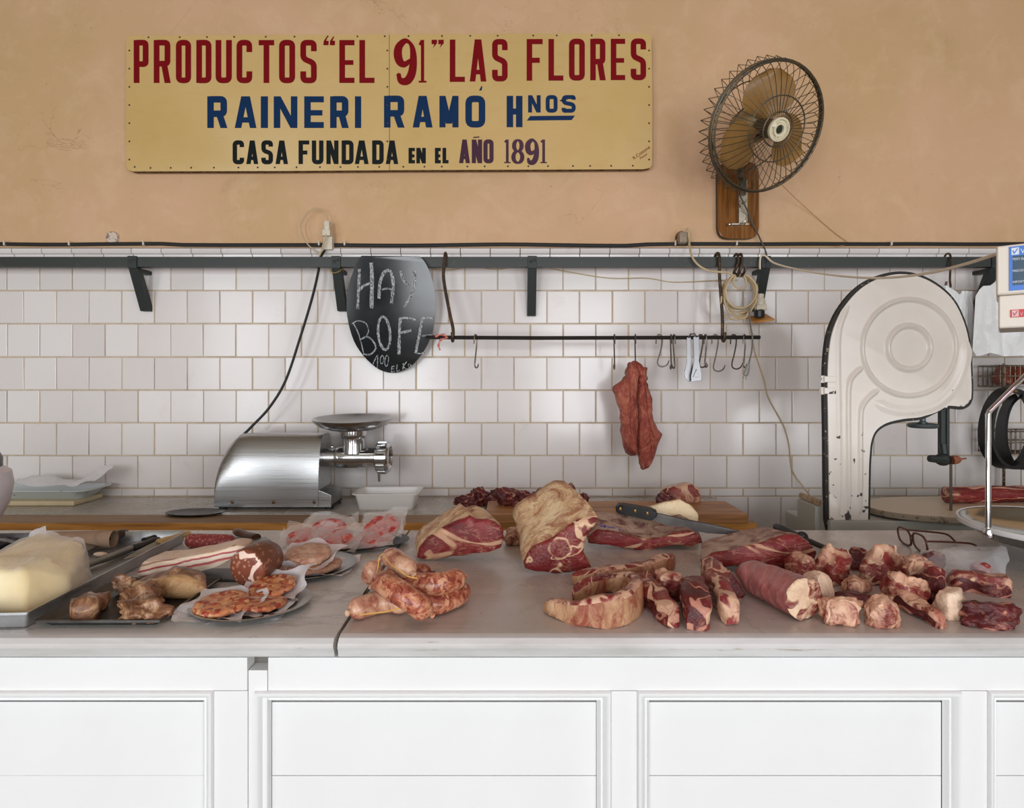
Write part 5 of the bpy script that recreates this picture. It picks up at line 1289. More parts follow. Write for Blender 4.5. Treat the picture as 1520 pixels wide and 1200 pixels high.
# ---------------------------------------------------------------- things on the counter, trays end
from mathutils.bvhtree import BVHTree
def hit(o, px, py):
    """where the camera ray through a pixel meets an object"""
    me = o.data; off = NEST.get(o.name, o.location)
    t = BVHTree.FromPolygons([v.co+off for v in me.vertices], [p.vertices[:] for p in me.polygons])
    d = (W(px, py, 1.0)-V(0, 0, E)).normalized(); r = t.ray_cast(V(0, 0, E), d)
    return (r[0], r[1]) if r[0] else (W(px, py, 1.5), V(0, -1, 0))
def nest(o): NEST[o.name] = o.location.copy(); return o
def bar(name, label, cat, a, c, w_, h_, mats, seed=0, taper=(1, 1), base=1.0, group=None, rough=.006, arch=0., lat=0.):
    """a rough strip of meat lying between two foot pixels"""
    A, C = on(a[0], a[1], base), on(c[0], c[1], base); b = MB(); n, K = 16, 14; d = (C-A).normalized(); sd = d.cross(V(0, 0, 1))
    rings = []
    for k in range(K+1):
        t = k/K; p = A.lerp(C, t); e = 1-.28*(max(0, abs(t-.5)*2-.8)/.2)**2; f = (taper[0]+(taper[1]-taper[0])*t)*e; row = []
        p += sd*lat*sin(pi*t)
        for j in range(n):
            th = 2*pi*j/n; x, z = cos(th), sin(th); m_ = max(abs(x), abs(z)); x, z = x/m_**.65, z/m_**.65
            q1 = p+sd*(x*w_*.5*f)+V(0, 0, h_*.5*f*(z+1)+arch*sin(pi*t)*h_)
            q1 += V(noise.noise(q1*26+V(seed, 0, 0)), noise.noise(q1*26+V(0, seed, 4)), noise.noise(q1*26+V(2, 0, seed)))*rough*1.6
            q1 += V(noise.noise(q1*70+V(seed, 0, 0)), noise.noise(q1*70+V(0, seed, 4)), noise.noise(q1*70+V(2, 0, seed)))*rough*.6
            q1.z = max(q1.z, base); row.append(b.bm.verts.new(q1))
        rings.append(row)
    for k in range(K):
        for j in range(n): b.face([rings[k][j], rings[k][(j+1) % n], rings[k+1][(j+1) % n], rings[k+1][j]], 0 if 1 <= j <= 6 else 1)
    for r in (rings[0], rings[-1]):
        cc_ = b.bm.verts.new(sum((v.co for v in r), Vector())/n)
        for j in range(n): b.face([r[j], r[(j+1) % n], cc_], 0)
    return tag(build(name, b, mats, ang=70, wn=False), label, cat, group)
def band(name, label, cat, pts, hs, th, mats, seed=0, base=1.0, group=None):
    """a strip of flank standing on edge along foot pixels: outer membrane on the sides, cut meat along the top"""
    P = spl([on(x, y, base) for x, y in pts], 6); H = [p.x for p in spl([V(h, 0, 0) for h in hs], 6)]; b = MB(); K = len(P); rings = []
    prof = [(.5, 0), (.56, .25), (.55, .6), (.5, .88), (.3, 1.0), (0, 1.02), (-.3, 1.0), (-.5, .88), (-.5, .55), (-.45, .2), (-.4, 0)]
    for k in range(K):
        d = (P[min(k+1, K-1)]-P[max(0, k-1)]).normalized(); sd = d.cross(V(0, 0, 1)); e = min(1, .35+min(k, K-1-k)*.22); row = []
        for u, v_ in prof:
            q1 = P[k]+sd*(u*th*e)+V(0, 0, v_*H[k]*(.8+.2*e))
            q1 += V(noise.noise(q1*22+V(seed, 0, 0)), noise.noise(q1*22+V(0, seed, 4)), noise.noise(q1*22+V(2, 0, seed)))*.006
            q1 += V(noise.noise(q1*80+V(seed, 0, 0)), noise.noise(q1*80), noise.noise(q1*80+V(2, 0, seed)))*.0016
            q1.z = max(base, q1.z); row.append(b.bm.verts.new(q1))
        rings.append(row)
    m_ = len(prof)
    for k in range(K-1):
        for j in range(m_): b.face([rings[k][j], rings[k+1][j], rings[k+1][(j+1) % m_], rings[k][(j+1) % m_]], 1 if 3 <= j <= 6 else 0)
    for r in (rings[0], rings[-1]): b.face(r, 1)
    return tag(build(name, b, mats, ang=70, wn=False), label, cat, group)

# big aluminium tray
R3 = Matrix.Translation(V(-.850, 1.022, 0)) @ Matrix.Rotation(radians(3.0), 4, 'Z')
b = MB(); tray_mesh(b, -.80, 0, 0, .560, 1.0, .030, .006, .0016, .008, .002, M=R3)
al2 = plain('dull_aluminium', (.50, .51, .52), .34, .9, .15, 20)
tag(build('aluminium_tray', b, al2, ang=35, wn=False), 'large dull aluminium tray holding the cheese, knives and cardboard tube', 'tray')
R4 = Matrix.Translation(V(-.842, 1.024, 0)) @ Matrix.Rotation(radians(.5), 4, 'Z')
b = MB(); tray_mesh(b, 0, .222, 0, .228, 1.0, .015, .014, .0014, .006, .004, M=R4)
tag(build('baking_tray', b, plain('blackened_tin', (.10, .095, .09), .36, .8, .4, 20), ang=35, wn=False), 'blackened shallow baking tray with cooked meat pieces at the counter edge', 'tray')
TZ = 1.0025
# cheese
chm = Mat('cheese'); cheese_m = chm.out(chm.mix(chm.ramp(chm.noise(9, 4, .6), [(.4, 0.0), (.7, 1.0)]), srgb(240, 224, 172), srgb(228, 204, 142)), .45, Subsurface_Weight=.15, Subsurface_Radius=(.01, .006, .003))
b = MB()
fc = [on(-75, 908, TZ), on(39, 912, TZ), on(100, 893, TZ), on(60, 868, TZ), on(-60, 868, TZ)]
top = [V(-.975, 1.100, 1.068), V(-.895, 1.092, 1.064), V(-.842-.02, 1.15, 1.035), V(-.90, 1.26, 1.075), V(-.985, 1.25, 1.088)]
fc = [V(-1.02, 1.075, TZ), V(-.888, 1.068, TZ), V(-.865, 1.135, TZ), V(-.90, 1.25, TZ), V(-1.02, 1.26, TZ)]
top = [V(-1.02, 1.092, 1.083), V(-.918, 1.096, 1.080), V(-.872, 1.150, 1.050), V(-.915, 1.24, 1.098), V(-1.02, 1.25, 1.112)]
lo_ = [b.bm.verts.new(p) for p in fc]; hi_ = [b.bm.verts.new(p) for p in top]
b.face(lo_[::-1]); b.face(hi_)
for i in range(5): b.face([lo_[i], lo_[(i+1) % 5], hi_[(i+1) % 5], hi_[i]])
bmesh.ops.triangulate(b.bm, faces=[f for f in b.bm.faces if len(f.verts) > 4])
bmesh.ops.bevel(b.bm, geom=list(b.bm.edges), offset=.007, segments=3, affect='EDGES', profile=.5)
bmesh.ops.triangulate(b.bm, faces=list(b.bm.faces))
bmesh.ops.subdivide_edges(b.bm, edges=[e for e in b.bm.edges if e.calc_length() > .02], cuts=3, use_grid_fill=True)
for v in b.bm.verts: v.co += V(noise.noise(v.co*18), noise.noise(v.co*18+V(5, 0, 0)), noise.noise(v.co*18+V(0, 5, 0)))*.005; v.co.z = max(v.co.z, TZ)
cp = b.bm.copy()
chs = nest(build('cheese_block', b, cheese_m, ang=60, wn=False)); tag(chs, 'big cream coloured block of cheese in clear wrap in the aluminium tray', 'cheese')
b = MB(); b.bm.free(); b.bm = cp
bmesh.ops.subdivide_edges(b.bm, edges=[e for e in b.bm.edges if e.calc_length() > .012], cuts=1, use_grid_fill=True)
cc_ = V(-.94, 1.17, 1.04)
b.bm.normal_update()
for v in b.bm.verts:
    q1 = v.co; v.co = q1+(q1-cc_).normalized()*.004+v.normal*(.002+.011*max(0, noise.noise(q1*26))+.005*noise.noise(q1*60))
    v.co.z = max(v.co.z, TZ+.0005)
build('wrapper', b, film_thin, chs, ang=28, wn=False)
crumple('wrapper_twist', [[W(42, 812, 1.36), W(52, 812, 1.36), W(60, 808, 1.36)], [W(42, 798, 1.38), W(54, 798, 1.37), W(66, 794, 1.38)], [W(52, 788, 1.40), W(60, 785, 1.40), W(67, 782, 1.40)]], film_milk, chs, .006, 22, 3, 14, 12)
crumple('dark_plastic', [[on(-30, 822, 1.01), on(0, 818, 1.01), on(24, 812, 1.01), on(38, 806, 1.01)], [on(-30, 812, 1.03), on(0, 806, 1.035), on(20, 804, 1.03), on(36, 800, 1.02)], [on(-30, 802, 1.02), on(0, 798, 1.02), on(20, 797, 1.01), on(34, 796, 1.01)]], plain('dark_bag', srgb(34, 34, 36), .3), None, .006, 24, 5, label='crumpled dark plastic lying behind the cheese block', cat='plastic')
# cardboard tube
cdm = Mat('cardboard'); gcd = cdm.n('ShaderNodeTexWave', {'Vector': cdm.mapping((1, 1, 1), rot=(0, .6, .5)), 'Scale': 6.0, 'Distortion': 1.0}).outputs['Fac']
cardboard = cdm.out(cdm.mix(cdm.ramp(gcd, [(.0, .35), (.06, 0.0)]), cdm.mix(cdm.noise(20), srgb(168, 140, 116), srgb(152, 124, 100)), srgb(116, 92, 74)), .85)
b = MB(); a_, c_ = V(-1.185, 1.50, TZ+.0225), V(-1.035, 1.515, TZ+.0225); n = 28; d = (c_-a_).normalized(); u = V(0, 0, 1); v_ = d.cross(u)
rr_ = [[b.bm.verts.new(p+(u*cos(2*pi*j/n)+v_*sin(2*pi*j/n))*r) for j in range(n)] for p, r in ((a_, .0205), (a_, .0222), (c_, .0222), (c_, .0205))]
for A, B in zip(rr_, rr_[1:]+rr_[:1]):
    for j in range(n): b.face([A[j], A[(j+1) % n], B[(j+1) % n], B[j]])
tag(build('cardboard_tube', b, cardboard), 'brown cardboard tube lying across the knives in the aluminium tray', 'tube')
hw = Mat('dark_handle_wood'); hgn = hw.noise(8, 5, .6, .6, vec=hw.mapping((4, 4, 20)))
dark_handle = hw.out(hw.ramp(hgn, [(.3, srgb(34, 24, 20)), (.7, srgb(74, 48, 36))]), .4)
horn_m = worn('pale_horn', srgb(196, 160, 104), srgb(110, 74, 42), .58, 30, .4, 0, .1)
orange_wood = worn('orange_wood', srgb(182, 112, 44), srgb(110, 62, 26), .55, 26, .4, 0, .12)
brown_handle = worn('brown_handle', srgb(88, 52, 34), srgb(50, 30, 22), .5, 26, .35, 0, .2)
blade_st = Mat('used_blade'); bs_n = blade_st.noise(14, 5, .6); blade_steel = blade_st.out(blade_st.mix(blade_st.ramp(bs_n, [(.4, 0.0), (.7, 1.0)]), (.32, .32, .31), (.20, .20, .185)), .36, .85)
def knife(name, label, h0, h1, tip, wh, wb, hm_, zh=.012, zt=.003, base=1.0, cat='knife', tilt=.25, guard=None, round_blade=False):
    """handle from h0 to h1 (pixels), blade from h1 to tip"""
    A, B_, C_ = on(*h0, base+zh), on(*h1, base+zh*.8), on(*tip, base+zt)
    t = thing(name, V(B_.x, B_.y, base), label, cat)
    b = MB(); K = 10; pts = [A.lerp(B_, k/K) for k in range(K+1)]
    b.tube(pts, [wh*(.55+.45*min(1, k*.6))*(1+.12*cos(k*.65)) for k in range(K+1)], 12, flat=.75)
    build('handle', b, hm_, t, wn=False)
    d = (C_-B_).normalized(); sd = d.cross(V(0, 0, 1)).normalized(); sd = (sd*cos(tilt)+V(0, 0, 1)*sin(tilt))
    b = MB()
    if round_blade: b.tube([B_.lerp(C_, k/8) for k in range(9)], [wb*(1-.25*k/8) for k in range(8)]+[wb*.3], 10)
    else:
        L_ = 12; top = []; bot = []
        for k in range(L_+1):
            s = k/L_; p = B_.lerp(C_, s); top.append(p+sd*wb*.42*(1-.55*max(0, s-.3)/.7)); bot.append(p-sd*wb*.58*(1-max(0, (s-.45)/.55)**2*.97))
        b.prism(top+bot[::-1], d.cross(sd).normalized()*.0022, bev=.0006, seg=1)
    build('blade', b, blade_steel, t)
    if guard:
        b = MB(); b.sphere(B_, guard, (1, 1, .9), 8); build('guard', b, hm_, t)
    return t
knife('butcher_knife', 'knife with a thick dark handle lying against the cardboard tube', (188, 790), (142, 804), (84, 834), .0155, .030, dark_handle, .022, .012, TZ)
knife('sharpening_steel', 'long dark sharpening steel pointing at the cheese in the aluminium tray', (236, 800), (196, 814), (108, 848), .0105, .0085, black_plastic, .012, .009, TZ, 'sharpening steel', round_blade=True)
knife('butcher_knife', 'knife with a pale horn handle at the far corner of the aluminium tray', (281, 791), (236, 806), (186, 830), .0115, .026, horn_m, .020, .006, TZ)
knife('butcher_knife', 'knife with a short dark handle half under the horn-handled knife', (236, 795), (214, 803), (150, 836), .0095, .022, black_plastic, .013, .004, TZ)
sc_ = thing('scraper', on(84, 818, TZ), 'orange wooden scraper handle with slots beside the cheese', 'scraper')
M_ = Matrix.Translation(on(84, 814, TZ+.014)) @ Matrix.Rotation(radians(-32), 4, 'Z') @ Matrix.Rotation(.12, 4, 'Y')
b = MB()
for dy in (-.0125, 0, .0125): b.box(-.042, .042, dy-.0052, dy+.0052, -.011, .011, .002, M=M_)
b.box(-.040, .034, -.012, .012, -.008, .004, .001, M=M_); build('handle', b, orange_wood, sc_)
for (px, py, lab) in ((117, 813, 'small white crumb of fat by the cardboard tube'), (149, 823, 'longer white sliver of fat under the dark-handled knife')):
    b = MB(); c = on(px, py, TZ+.006); b.sphere(c, .011, (1.1 if px < 130 else 1.6, .7, .5), 6); tag(build('fat_scrap', b, fat_white, wn=False), lab, 'fat', 'fat scraps in the tray')

# salami, knife, bacon, log
spk = Mat('speckled_salami'); vd = spk.n('ShaderNodeTexVoronoi', {'Vector': spk.tc(), 'Scale': 130.0}, feature='F1').outputs['Distance']
c_ = spk.mix(spk.ramp(vd, [(.28, 1.0), (.42, 0.0)]), spk.mix(spk.noise(30), srgb(150, 62, 60), srgb(126, 48, 50)), srgb(190, 112, 104)); spk.bump(vd, .3, .002); speck = spk.out(c_, .45)
def sausage(name, label, pts, r, mat, group=None, ends=True, cat='sausage', k=5, n=14):
    P = spl(pts, k); b = MB(); L_ = [0]
    for a, c in zip(P, P[1:]): L_.append(L_[-1]+(c-a).length)
    T = L_[-1]; rad = []
    # rounded ends: add extra rings close to the tips
    Q, rad = [], []
    for s in [0, .03, .1, .25, .5, .8]+[1+.6*i for i in range(int((T/r-2)/.6)+1)]+[T/r-x for x in (.8, .5, .25, .1, .03, 0)]:
        l = min(max(s*r, 0), T); i = max(j for j in range(len(L_)) if L_[j] <= l+1e-9); i = min(i, len(P)-2)
        f = (l-L_[i])/max(1e-9, L_[i+1]-L_[i]); Q.append(P[i].lerp(P[i+1], f)); e = min(l, T-l)/r
        rad.append(r*(sqrt(max(.01, 1-(1-min(1, e))**2))))
    b.tube(Q, rad, n)
    for v in b.bm.verts: v.co += V(noise.noise(v.co*45), noise.noise(v.co*45+V(4, 0, 0)), noise.noise(v.co*45+V(0, 4, 0)))*r*.09
    if ends:
        for p, d in ((P[0], P[0]-P[1]), (P[-1], P[-1]-P[-2])):
            d.normalize(); b.tube([p-d*.004, p+d*.003, p+d*.008], [r*.34, r*.22, r*.28], 8)
    return nest(tag(build(name, b, mat, ang=75, wn=False), label, cat, group))
sausage('salami', 'short coarse red salami lying between the tray corner and the wood-handled knife', [on(276, 803, 1.018), on(312, 804, 1.018), on(349, 805, 1.018)], .0185, speck, None, False)
knife('butcher_knife', 'short knife with a brown wooden handle and broad grey blade beside the salami', (349, 789), (380, 799), (414, 824), .0135, .045, brown_handle, .013, .003, 1.0, tilt=.05)
bcm = Mat('streaky_bacon')
zz_ = bcm.n('ShaderNodeSeparateXYZ', {0: bcm.mapping((1, 1, 1), rot=(0, radians(12.6), 0))}).outputs['Z']
zz_ = bcm.math('ADD', bcm.math('MULTIPLY', bcm.math('SUBTRACT', zz_, .016), 19.), bcm.math('MULTIPLY', bcm.noise(9, 4, .6, .5), .24))
c_ = bcm.ramp(zz_, [(.05, srgb(242, 226, 206)), (.20, srgb(238, 216, 194)), (.24, srgb(214, 128, 122)), (.30, srgb(176, 60, 66)), (.35, srgb(240, 218, 198)), (.47, srgb(242, 224, 204)), (.50, srgb(160, 54, 60)), (.55, srgb(196, 96, 92)), (.58, srgb(240, 214, 190)), (.72, srgb(236, 208, 180)), (.74, srgb(142, 84, 64)), (.82, srgb(224, 198, 170))])
bcm.bump(bcm.noise(40, 4, .6), .3, .003); bacon_m = bcm.out(c_, .4)
b = MB(); b.box(-.715, -.565, 1.262, 1.34, 1.0, 1.006, .002); 
tag(build('tin_plate', b, dark_tin), 'small dark tin sheet under the streaky bacon slab', 'plate')
cut('bacon_slab', 'slab of streaky bacon with red and white stripes behind the baking tray', 'bacon', [(204, 846), (202, 854), (212, 858), (250, 855), (285, 850), (330, 838), (352, 826), (366, 817), (362, 812), (345, 811), (330, 816), (290, 823), (250, 832), (214, 834)], 1.285, .07, [bacon_m, fat_white], (.0, .004, .9), 1.0065, .003, .003, 11, .006, 4, sharp=False)
ckm = Mat('cooked_meat'); n1 = ckm.noise(16, 6, .65, 1.2)
c_ = ckm.ramp(n1, [(.36, srgb(78, 46, 32)), (.48, srgb(142, 98, 68)), (.57, srgb(198, 160, 126)), (.70, srgb(224, 198, 170))]); ckm.bump(n1, .6, .006); cooked = ckm.out(c_, ckm.ramp(ckm.noise(30), [(.3, .22), (.7, .5)]))
rind_c = fat_mat('cooked_rind', srgb(206, 168, 122), srgb(184, 140, 92), srgb(132, 84, 50), .45, .4)
CZ = 1.0025
cg = 'cooked pieces in the baking tray'
bar('cooked_meat', 'long cooked meat piece with a shiny pale edge, nearest the cheese in the baking tray', 'cooked meat', (150, 897), (118, 926), .042, .034, [cooked, cooked], 3, (.85, 1.1), CZ, cg)
lump('cooked_meat', 'rounded brown cooked piece in the middle of the baking tray', 'cooked meat', 198, 908, .085, .045, .055, [cooked], CZ, 2, .28, .2, cg, .2)
cut('cooked_meat', 'large pale cooked slab with a rind leaning at the far edge of the baking tray', 'cooked meat', [(190, 872), (200, 862), (225, 856), (262, 852), (285, 860), (297, 872), (298, 884), (285, 889), (255, 887), (232, 886), (215, 878)], 1.165, .045, [rind_c, cooked], (0, .008, .8), CZ, .012, .006, 4, .008, 4, cg, sharp=False)
lump('cooked_meat', 'ragged brown cooked piece at the front rim of the baking tray', 'cooked meat', 200, 930, .105, .040, .05, [cooked], CZ, 5, .42, -.1, cg, .15)
lump('cooked_meat', 'small cooked scrap behind the long piece in the baking tray', 'cooked meat', 178, 886, .05, .042, .04, [cooked], CZ, 7, .35, .4, cg, .15)
lgf = Mat('log_face'); vv = lgf.n('ShaderNodeTexVoronoi', {'Vector': lgf.tc(), 'Scale': 90.0}, feature='F1').outputs['Distance']
c_ = lgf.mix(lgf.ramp(vv, [(.2, .7), (.38, 0.0)]), lgf.mix(lgf.noise(30), srgb(142, 78, 54), srgb(112, 54, 40)), srgb(196, 140, 110))
c_ = lgf.mix(lgf.ramp(lgf.noise(24, 3, .5, 1.5), [(.56, 0.0), (.60, 1.0)]), c_, srgb(238, 208, 190)); log_face = lgf.out(c_, .45)
log_side = worn('log_casing', srgb(108, 62, 44), srgb(164, 108, 80), .55, 60, .4, 0, .06)
lc = V(-.5545, 1.215, 1.0425); ld = V(.22, .95, .10).normalized()
b = MB(); b.lathe(lc, [(0, -.003), (.028, -.002), (.037, 0), (.0405, .004), (.0418, .015), (.041, .05), (.037, .075), (.02, .09), (0, .092)], 36, ld)
for f in b.bm.faces:
    if (f.calc_center_median()-lc).dot(ld) < .0035: f.material_index = 1
for v in b.bm.verts: v.co += V(noise.noise(v.co*30), 0, noise.noise(v.co*30+V(0, 5, 0)))*.003
tag(build('cured_sausage', b, [log_side, log_face], ang=50, wn=False), 'thick brown cured sausage cut open to a marbled face beside the bacon', 'sausage')

# plates with patties
def plate(name, label, cx, cy, rx, ry, mat, z=1.0, h=.012, rot=0.):
    b = MB(); b.lathe(V(cx, cy, z), [(0, 0), (.62, 0), (.72, .1*h), (.98, .92*h), (1.0, h), (.985, h*1.06), (.72, .30*h), (.6, .22*h), (0, .22*h)], 56, sx=rx, sy=ry, rot=rot)
    # profile radii are relative to the oval's half axes
    return tag(build(name, b, mat, ang=50, wn=False), label, 'plate')
plate('oval_plate', 'dull metal plate of wrapped patties nearest the counter edge', -.503, 1.127, .112, .098, alu)
plate('oval_plate', 'dull metal plate of paper-wrapped patties in the middle, behind the sausages', -.468, 1.352, .104, .105, alu)
plate('oval_plate', 'black oval tray of red wrapped burgers against the back of the counter', -.430, 1.560, .155, .098, black_plastic)
ptm = Mat('chorizo_patty'); vv = ptm.n('ShaderNodeTexVoronoi', {'Vector': ptm.tc(), 'Scale': 120.0}, feature='F1')
c_ = ptm.ramp(vv.outputs['Color'], [(.2, srgb(170, 70, 46)), (.4, srgb(206, 128, 84)), (.65, srgb(222, 168, 120)), (.85, srgb(150, 52, 38))]); ptm.bump(ptm.noise(110, 4, .6), .8, .004); patty_m = ptm.out(c_, .35)
c2 = Mat('pale_patty'); vv = c2.n('ShaderNodeTexVoronoi', {'Vector': c2.tc(), 'Scale': 110.0}, feature='F1')
c_ = c2.ramp(vv.outputs['Color'], [(.2, srgb(190, 130, 104)), (.5, srgb(216, 180, 150)), (.8, srgb(198, 150, 124))]); c2.bump(c2.noise(110, 4, .6), .7, .004); pale_patty = c2.out(c_, .4)
c3 = Mat('red_burger'); vv = c3.n('ShaderNodeTexVoronoi', {'Vector': c3.tc(), 'Scale': 110.0}, feature='F1')
c_ = c3.ramp(vv.outputs['Color'], [(.2, srgb(176, 50, 52)), (.5, srgb(204, 86, 80)), (.8, srgb(216, 120, 108))]); c3.bump(c3.noise(110, 4, .6), .8, .004); red_burger = c3.out(c_, .35)
def patty(label, x, y, z, r, mat, wrap, seed, tilt=(0, 0), h=.013, under=True, over=False, wr=1.35, up=.018):
    b = MB(); c = V(x, y, z)
    b.lathe(V(0, 0, 0), [(0, 0), (r*.85, 0), (r*.98, h*.3), (r, h*.6), (r*.93, h*.95), (r*.6, h), (r*.3, h), (0, h)], 36)
    bmesh.ops.subdivide_edges(b.bm, edges=list(b.bm.edges), cuts=1, use_grid_fill=True)
    M_ = Matrix.Translation(c) @ Matrix.Rotation(tilt[0], 4, 'X') @ Matrix.Rotation(tilt[1], 4, 'Y')
    for v in b.bm.verts:
        v.co += V(noise.noise(v.co*60+V(seed, 0, 0)), noise.noise(v.co*60+V(0, seed, 0)), noise.noise(v.co*70+V(0, 0, seed)))*.0034; v.co.z = max(0, v.co.z); v.co = M_ @ v.co
    o = nest(tag(build('meat_patty', b, mat, ang=75, wn=False), label, 'patty', 'meat patties on the plates'))
    rng = random.Random(seed)
    def sheet(zo, rag, up_, nm, cover=0):
        rows_ = []
        for i in range(5):
            row = []
            for j in range(5):
                u, v_ = (j-2)/2, (i-2)/2; e = max(abs(u), abs(v_)); k_ = rag*(1+rng.uniform(-.12, .12))
                p = V(u*r*k_, v_*r*k_, zo+(up_*rng.uniform(.3, 1.2) if e > .9 else 0)+(cover*(1-e*.9) if cover else 0))
                row.append(M_ @ p)
            rows_.append(row)
        crumple(nm, rows_, wrap, o, .0045, 34, seed, 20, 20)
    if under: sheet(-.002, wr, up, 'wrapper')
    if over: sheet(h*.6, wr*.92, up*.2, 'wrapper', h*.75)
    return o
patty('orange-red round patty at the front of the plate nearest the counter edge', -.5455, 1.098, 1.010, .0485, patty_m, film_milk, 3, (.10, 0), over=False, up=.010)
patty('orange-red round patty second from the front on the plate nearest the counter edge', -.487, 1.185, 1.012, .047, patty_m, film_milk, 5, (.14, -.05), up=.020)
patty('flattened patty mostly under wrapping between the two orange-red ones', -.478, 1.118, 1.006, .044, patty_m, film_milk, 8, (0, .05), .010, up=.008)
patty('pale patty wrapped in waxed paper on top of the middle plate', -.472, 1.350, 1.024, .052, pale_patty, paper_wrap, 9, (.12, 0), .02, up=.022)
patty('pale patty in waxed paper at the bottom of the middle plate', -.455, 1.340, 1.005, .062, pale_patty, paper_wrap, 12, (0, 0), .015, wr=1.3, up=.014)
patty('pale patty with a creased wrapper at the left edge of the middle plate', -.525, 1.345, 1.010, .048, pale_patty, paper_wrap, 13, (.05, .1), .014, up=.016)
for i, (x, y, z, tx, ty, lab) in enumerate(((-.545, 1.545, 1.008, .25, .1, 'red wrapped burger at the end of the black tray nearest the brown knife'), (-.462, 1.525, 1.008, .2, 0, 'red wrapped burger at the front middle of the black tray'), (-.500, 1.590, 1.018, .35, .05, 'red wrapped burger behind the front middle one in the black tray'),
      (-.365, 1.545, 1.008, .2, -.05, 'red wrapped burger low at the sausage end of the black tray'), (-.352, 1.590, 1.028, .4, -.1, 'red wrapped burger on top at the sausage end of the black tray'))):
    patty(lab, x, y, z, .050, red_burger, film_thin, 21+i, (tx, ty), .020, over=True, up=.032)

# chorizo links
lkm = Mat('fresh_sausage'); n1 = lkm.noise(52, 4, .62, .8); n2 = lkm.noise(95, 3, .6, .6)
c_ = lkm.ramp(n1, [(.34, srgb(116, 48, 38)), (.45, srgb(170, 92, 68)), (.56, srgb(206, 142, 108)), (.72, srgb(222, 178, 146))]); c_ = lkm.mix(lkm.ramp(n2, [(.55, 0.0), (.64, .85)]), c_, srgb(122, 40, 38))
lkm.bump(n2, .25, .002); link_m = lkm.out(c_, .3)
lk2 = Mat('pale_fresh_sausage'); n1 = lk2.noise(30, 4, .6, .8); n2 = lk2.noise(90, 3, .6, .6)
c_ = lk2.ramp(n1, [(.34, srgb(150, 84, 68)), (.5, srgb(206, 158, 128)), (.7, srgb(226, 192, 162))]); c_ = lk2.mix(lk2.ramp(n2, [(.58, 0.0), (.68, .7)]), c_, srgb(158, 78, 66)); lk2.bump(n2, .25, .002); link_pale = lk2.out(c_, .3)
lg = 'fresh sausage links'
S_ = lambda pts: [on(x, y, z) for x, y, z in pts]
sausage('sausage_link', 'pale sausage link lying low at the front of the heap, across the marble joint', S_([(520, 909, 1.020), (545, 899, 1.020), (578, 893, 1.021), (606, 899, 1.020)]), .0205, link_pale, lg)
sausage('sausage_link', 'reddish sausage link lying diagonally over the front of the heap', S_([(562, 862, 1.062), (585, 875, 1.064), (612, 893, 1.049), (638, 911, 1.023)]), .0215, link_m, lg)
sausage('sausage_link', 'reddish sausage link lying flat at the lower side of the heap, under another', S_([(622, 899, 1.021), (650, 896, 1.021), (676, 886, 1.021), (689, 874, 1.022)]), .0205, link_m, lg)
sausage('sausage_link', 'reddish sausage link resting on the flat one, pointing towards the beef', S_([(592, 862, 1.052), (625, 868, 1.056), (656, 866, 1.057), (686, 857, 1.056)]), .0210, link_m, lg)
sausage('sausage_link', 'pale sausage link on top of the heap, sloping down to the middle', S_([(575, 825, 1.088), (588, 832, 1.088), (600, 841, 1.084), (611, 851, 1.078)]), .0200, link_pale, lg)
sausage('sausage_link', 'short sausage link standing steeply at the end of the heap towards the plates', S_([(562, 834, 1.070), (554, 846, 1.055), (550, 859, 1.036), (550, 868, 1.024)]), .0200, link_pale, lg)
sausage('sausage_link', 'sausage link mostly hidden at the back of the heap', S_([(572, 853, 1.020), (604, 850, 1.020), (640, 851, 1.020)]), .0195, link_m, lg)
sausage('sausage_link', 'sausage link wedged in the middle of the heap under the top links', S_([(575, 862, 1.036), (598, 857, 1.045), (622, 857, 1.040)]), .0190, link_m, lg)
stm = plain('butcher_string', srgb(220, 170, 84), .6)
for lab, P_ in (('yellow string tied over the steep link at the top of the heap', [(569, 822, 1.105), (563, 828, 1.10), (561, 843, 1.085), (557, 858, 1.07), (558, 868, 1.064)]), ('yellow string running from the top link down to the middle of the heap', [(571, 826, 1.108), (580, 838, 1.10), (597, 850, 1.095), (606, 856, 1.085), (620, 859, 1.082)]), ('yellow string trailing along the pale front link', [(534, 913, 1.038), (552, 911, 1.038), (575, 908, 1.038), (598, 902, 1.040)])):
    b = MB(); b.tube(spl(S_(P_), 5), .0011, 5); tag(build('butcher_string', b, stm, wn=False), lab, 'string', 'strings on the sausages')
# ---------------------------------------------------------------- beef cuts
cut('beef_roast', 'wedge of raw beef with a yellow fat cap, just behind the sausages', 'beef', [(616, 829), (620, 815), (634, 802), (655, 790), (676, 778), (697, 765), (707, 772), (722, 769), (738, 774), (750, 786), (751, 799), (743, 815), (728, 822), (690, 827), (630, 832)], 1.40, .12, [beef_cut, fat_yellow], (-.030, .010, .90), 1.0, .006, .004, 1, .008, 4, skew=-.12)
lump('meat_trimming', 'pale pinkish trimming lying between the beef roast and the rib roast', 'meat', 763, 812, .06, .045, .06, chunk_mat2, 1.0, 71, .25, .2, None, .2)
rib = cut('rib_roast', 'tall rib roast with a thick fat back and a rib-eye cut face, in the centre', 'beef', [(781, 846), (778, 835), (783, 822), (790, 813), (802, 806), (819, 797), (836, 786), (852, 775), (868, 768), (888, 767), (886, 776), (874, 790), (868, 805), (867, 820), (872, 832), (880, 842), (862, 848), (832, 852), (800, 850)], 1.315, .18, [beef_cut, fat_yellow], (-.045, .068, .80), 1.0, .006, .004, 2, .008, 4)
ec = W(831.6, 813.7, 1.315)-rib.location
rib.data.materials[0] = meat_mat('rib_cut', srgb(142, 42, 42), srgb(96, 26, 30), srgb(230, 194, 156), 13, .018, .5, seed=7.9, eye=(ec.x, ec.z, .030, .028))
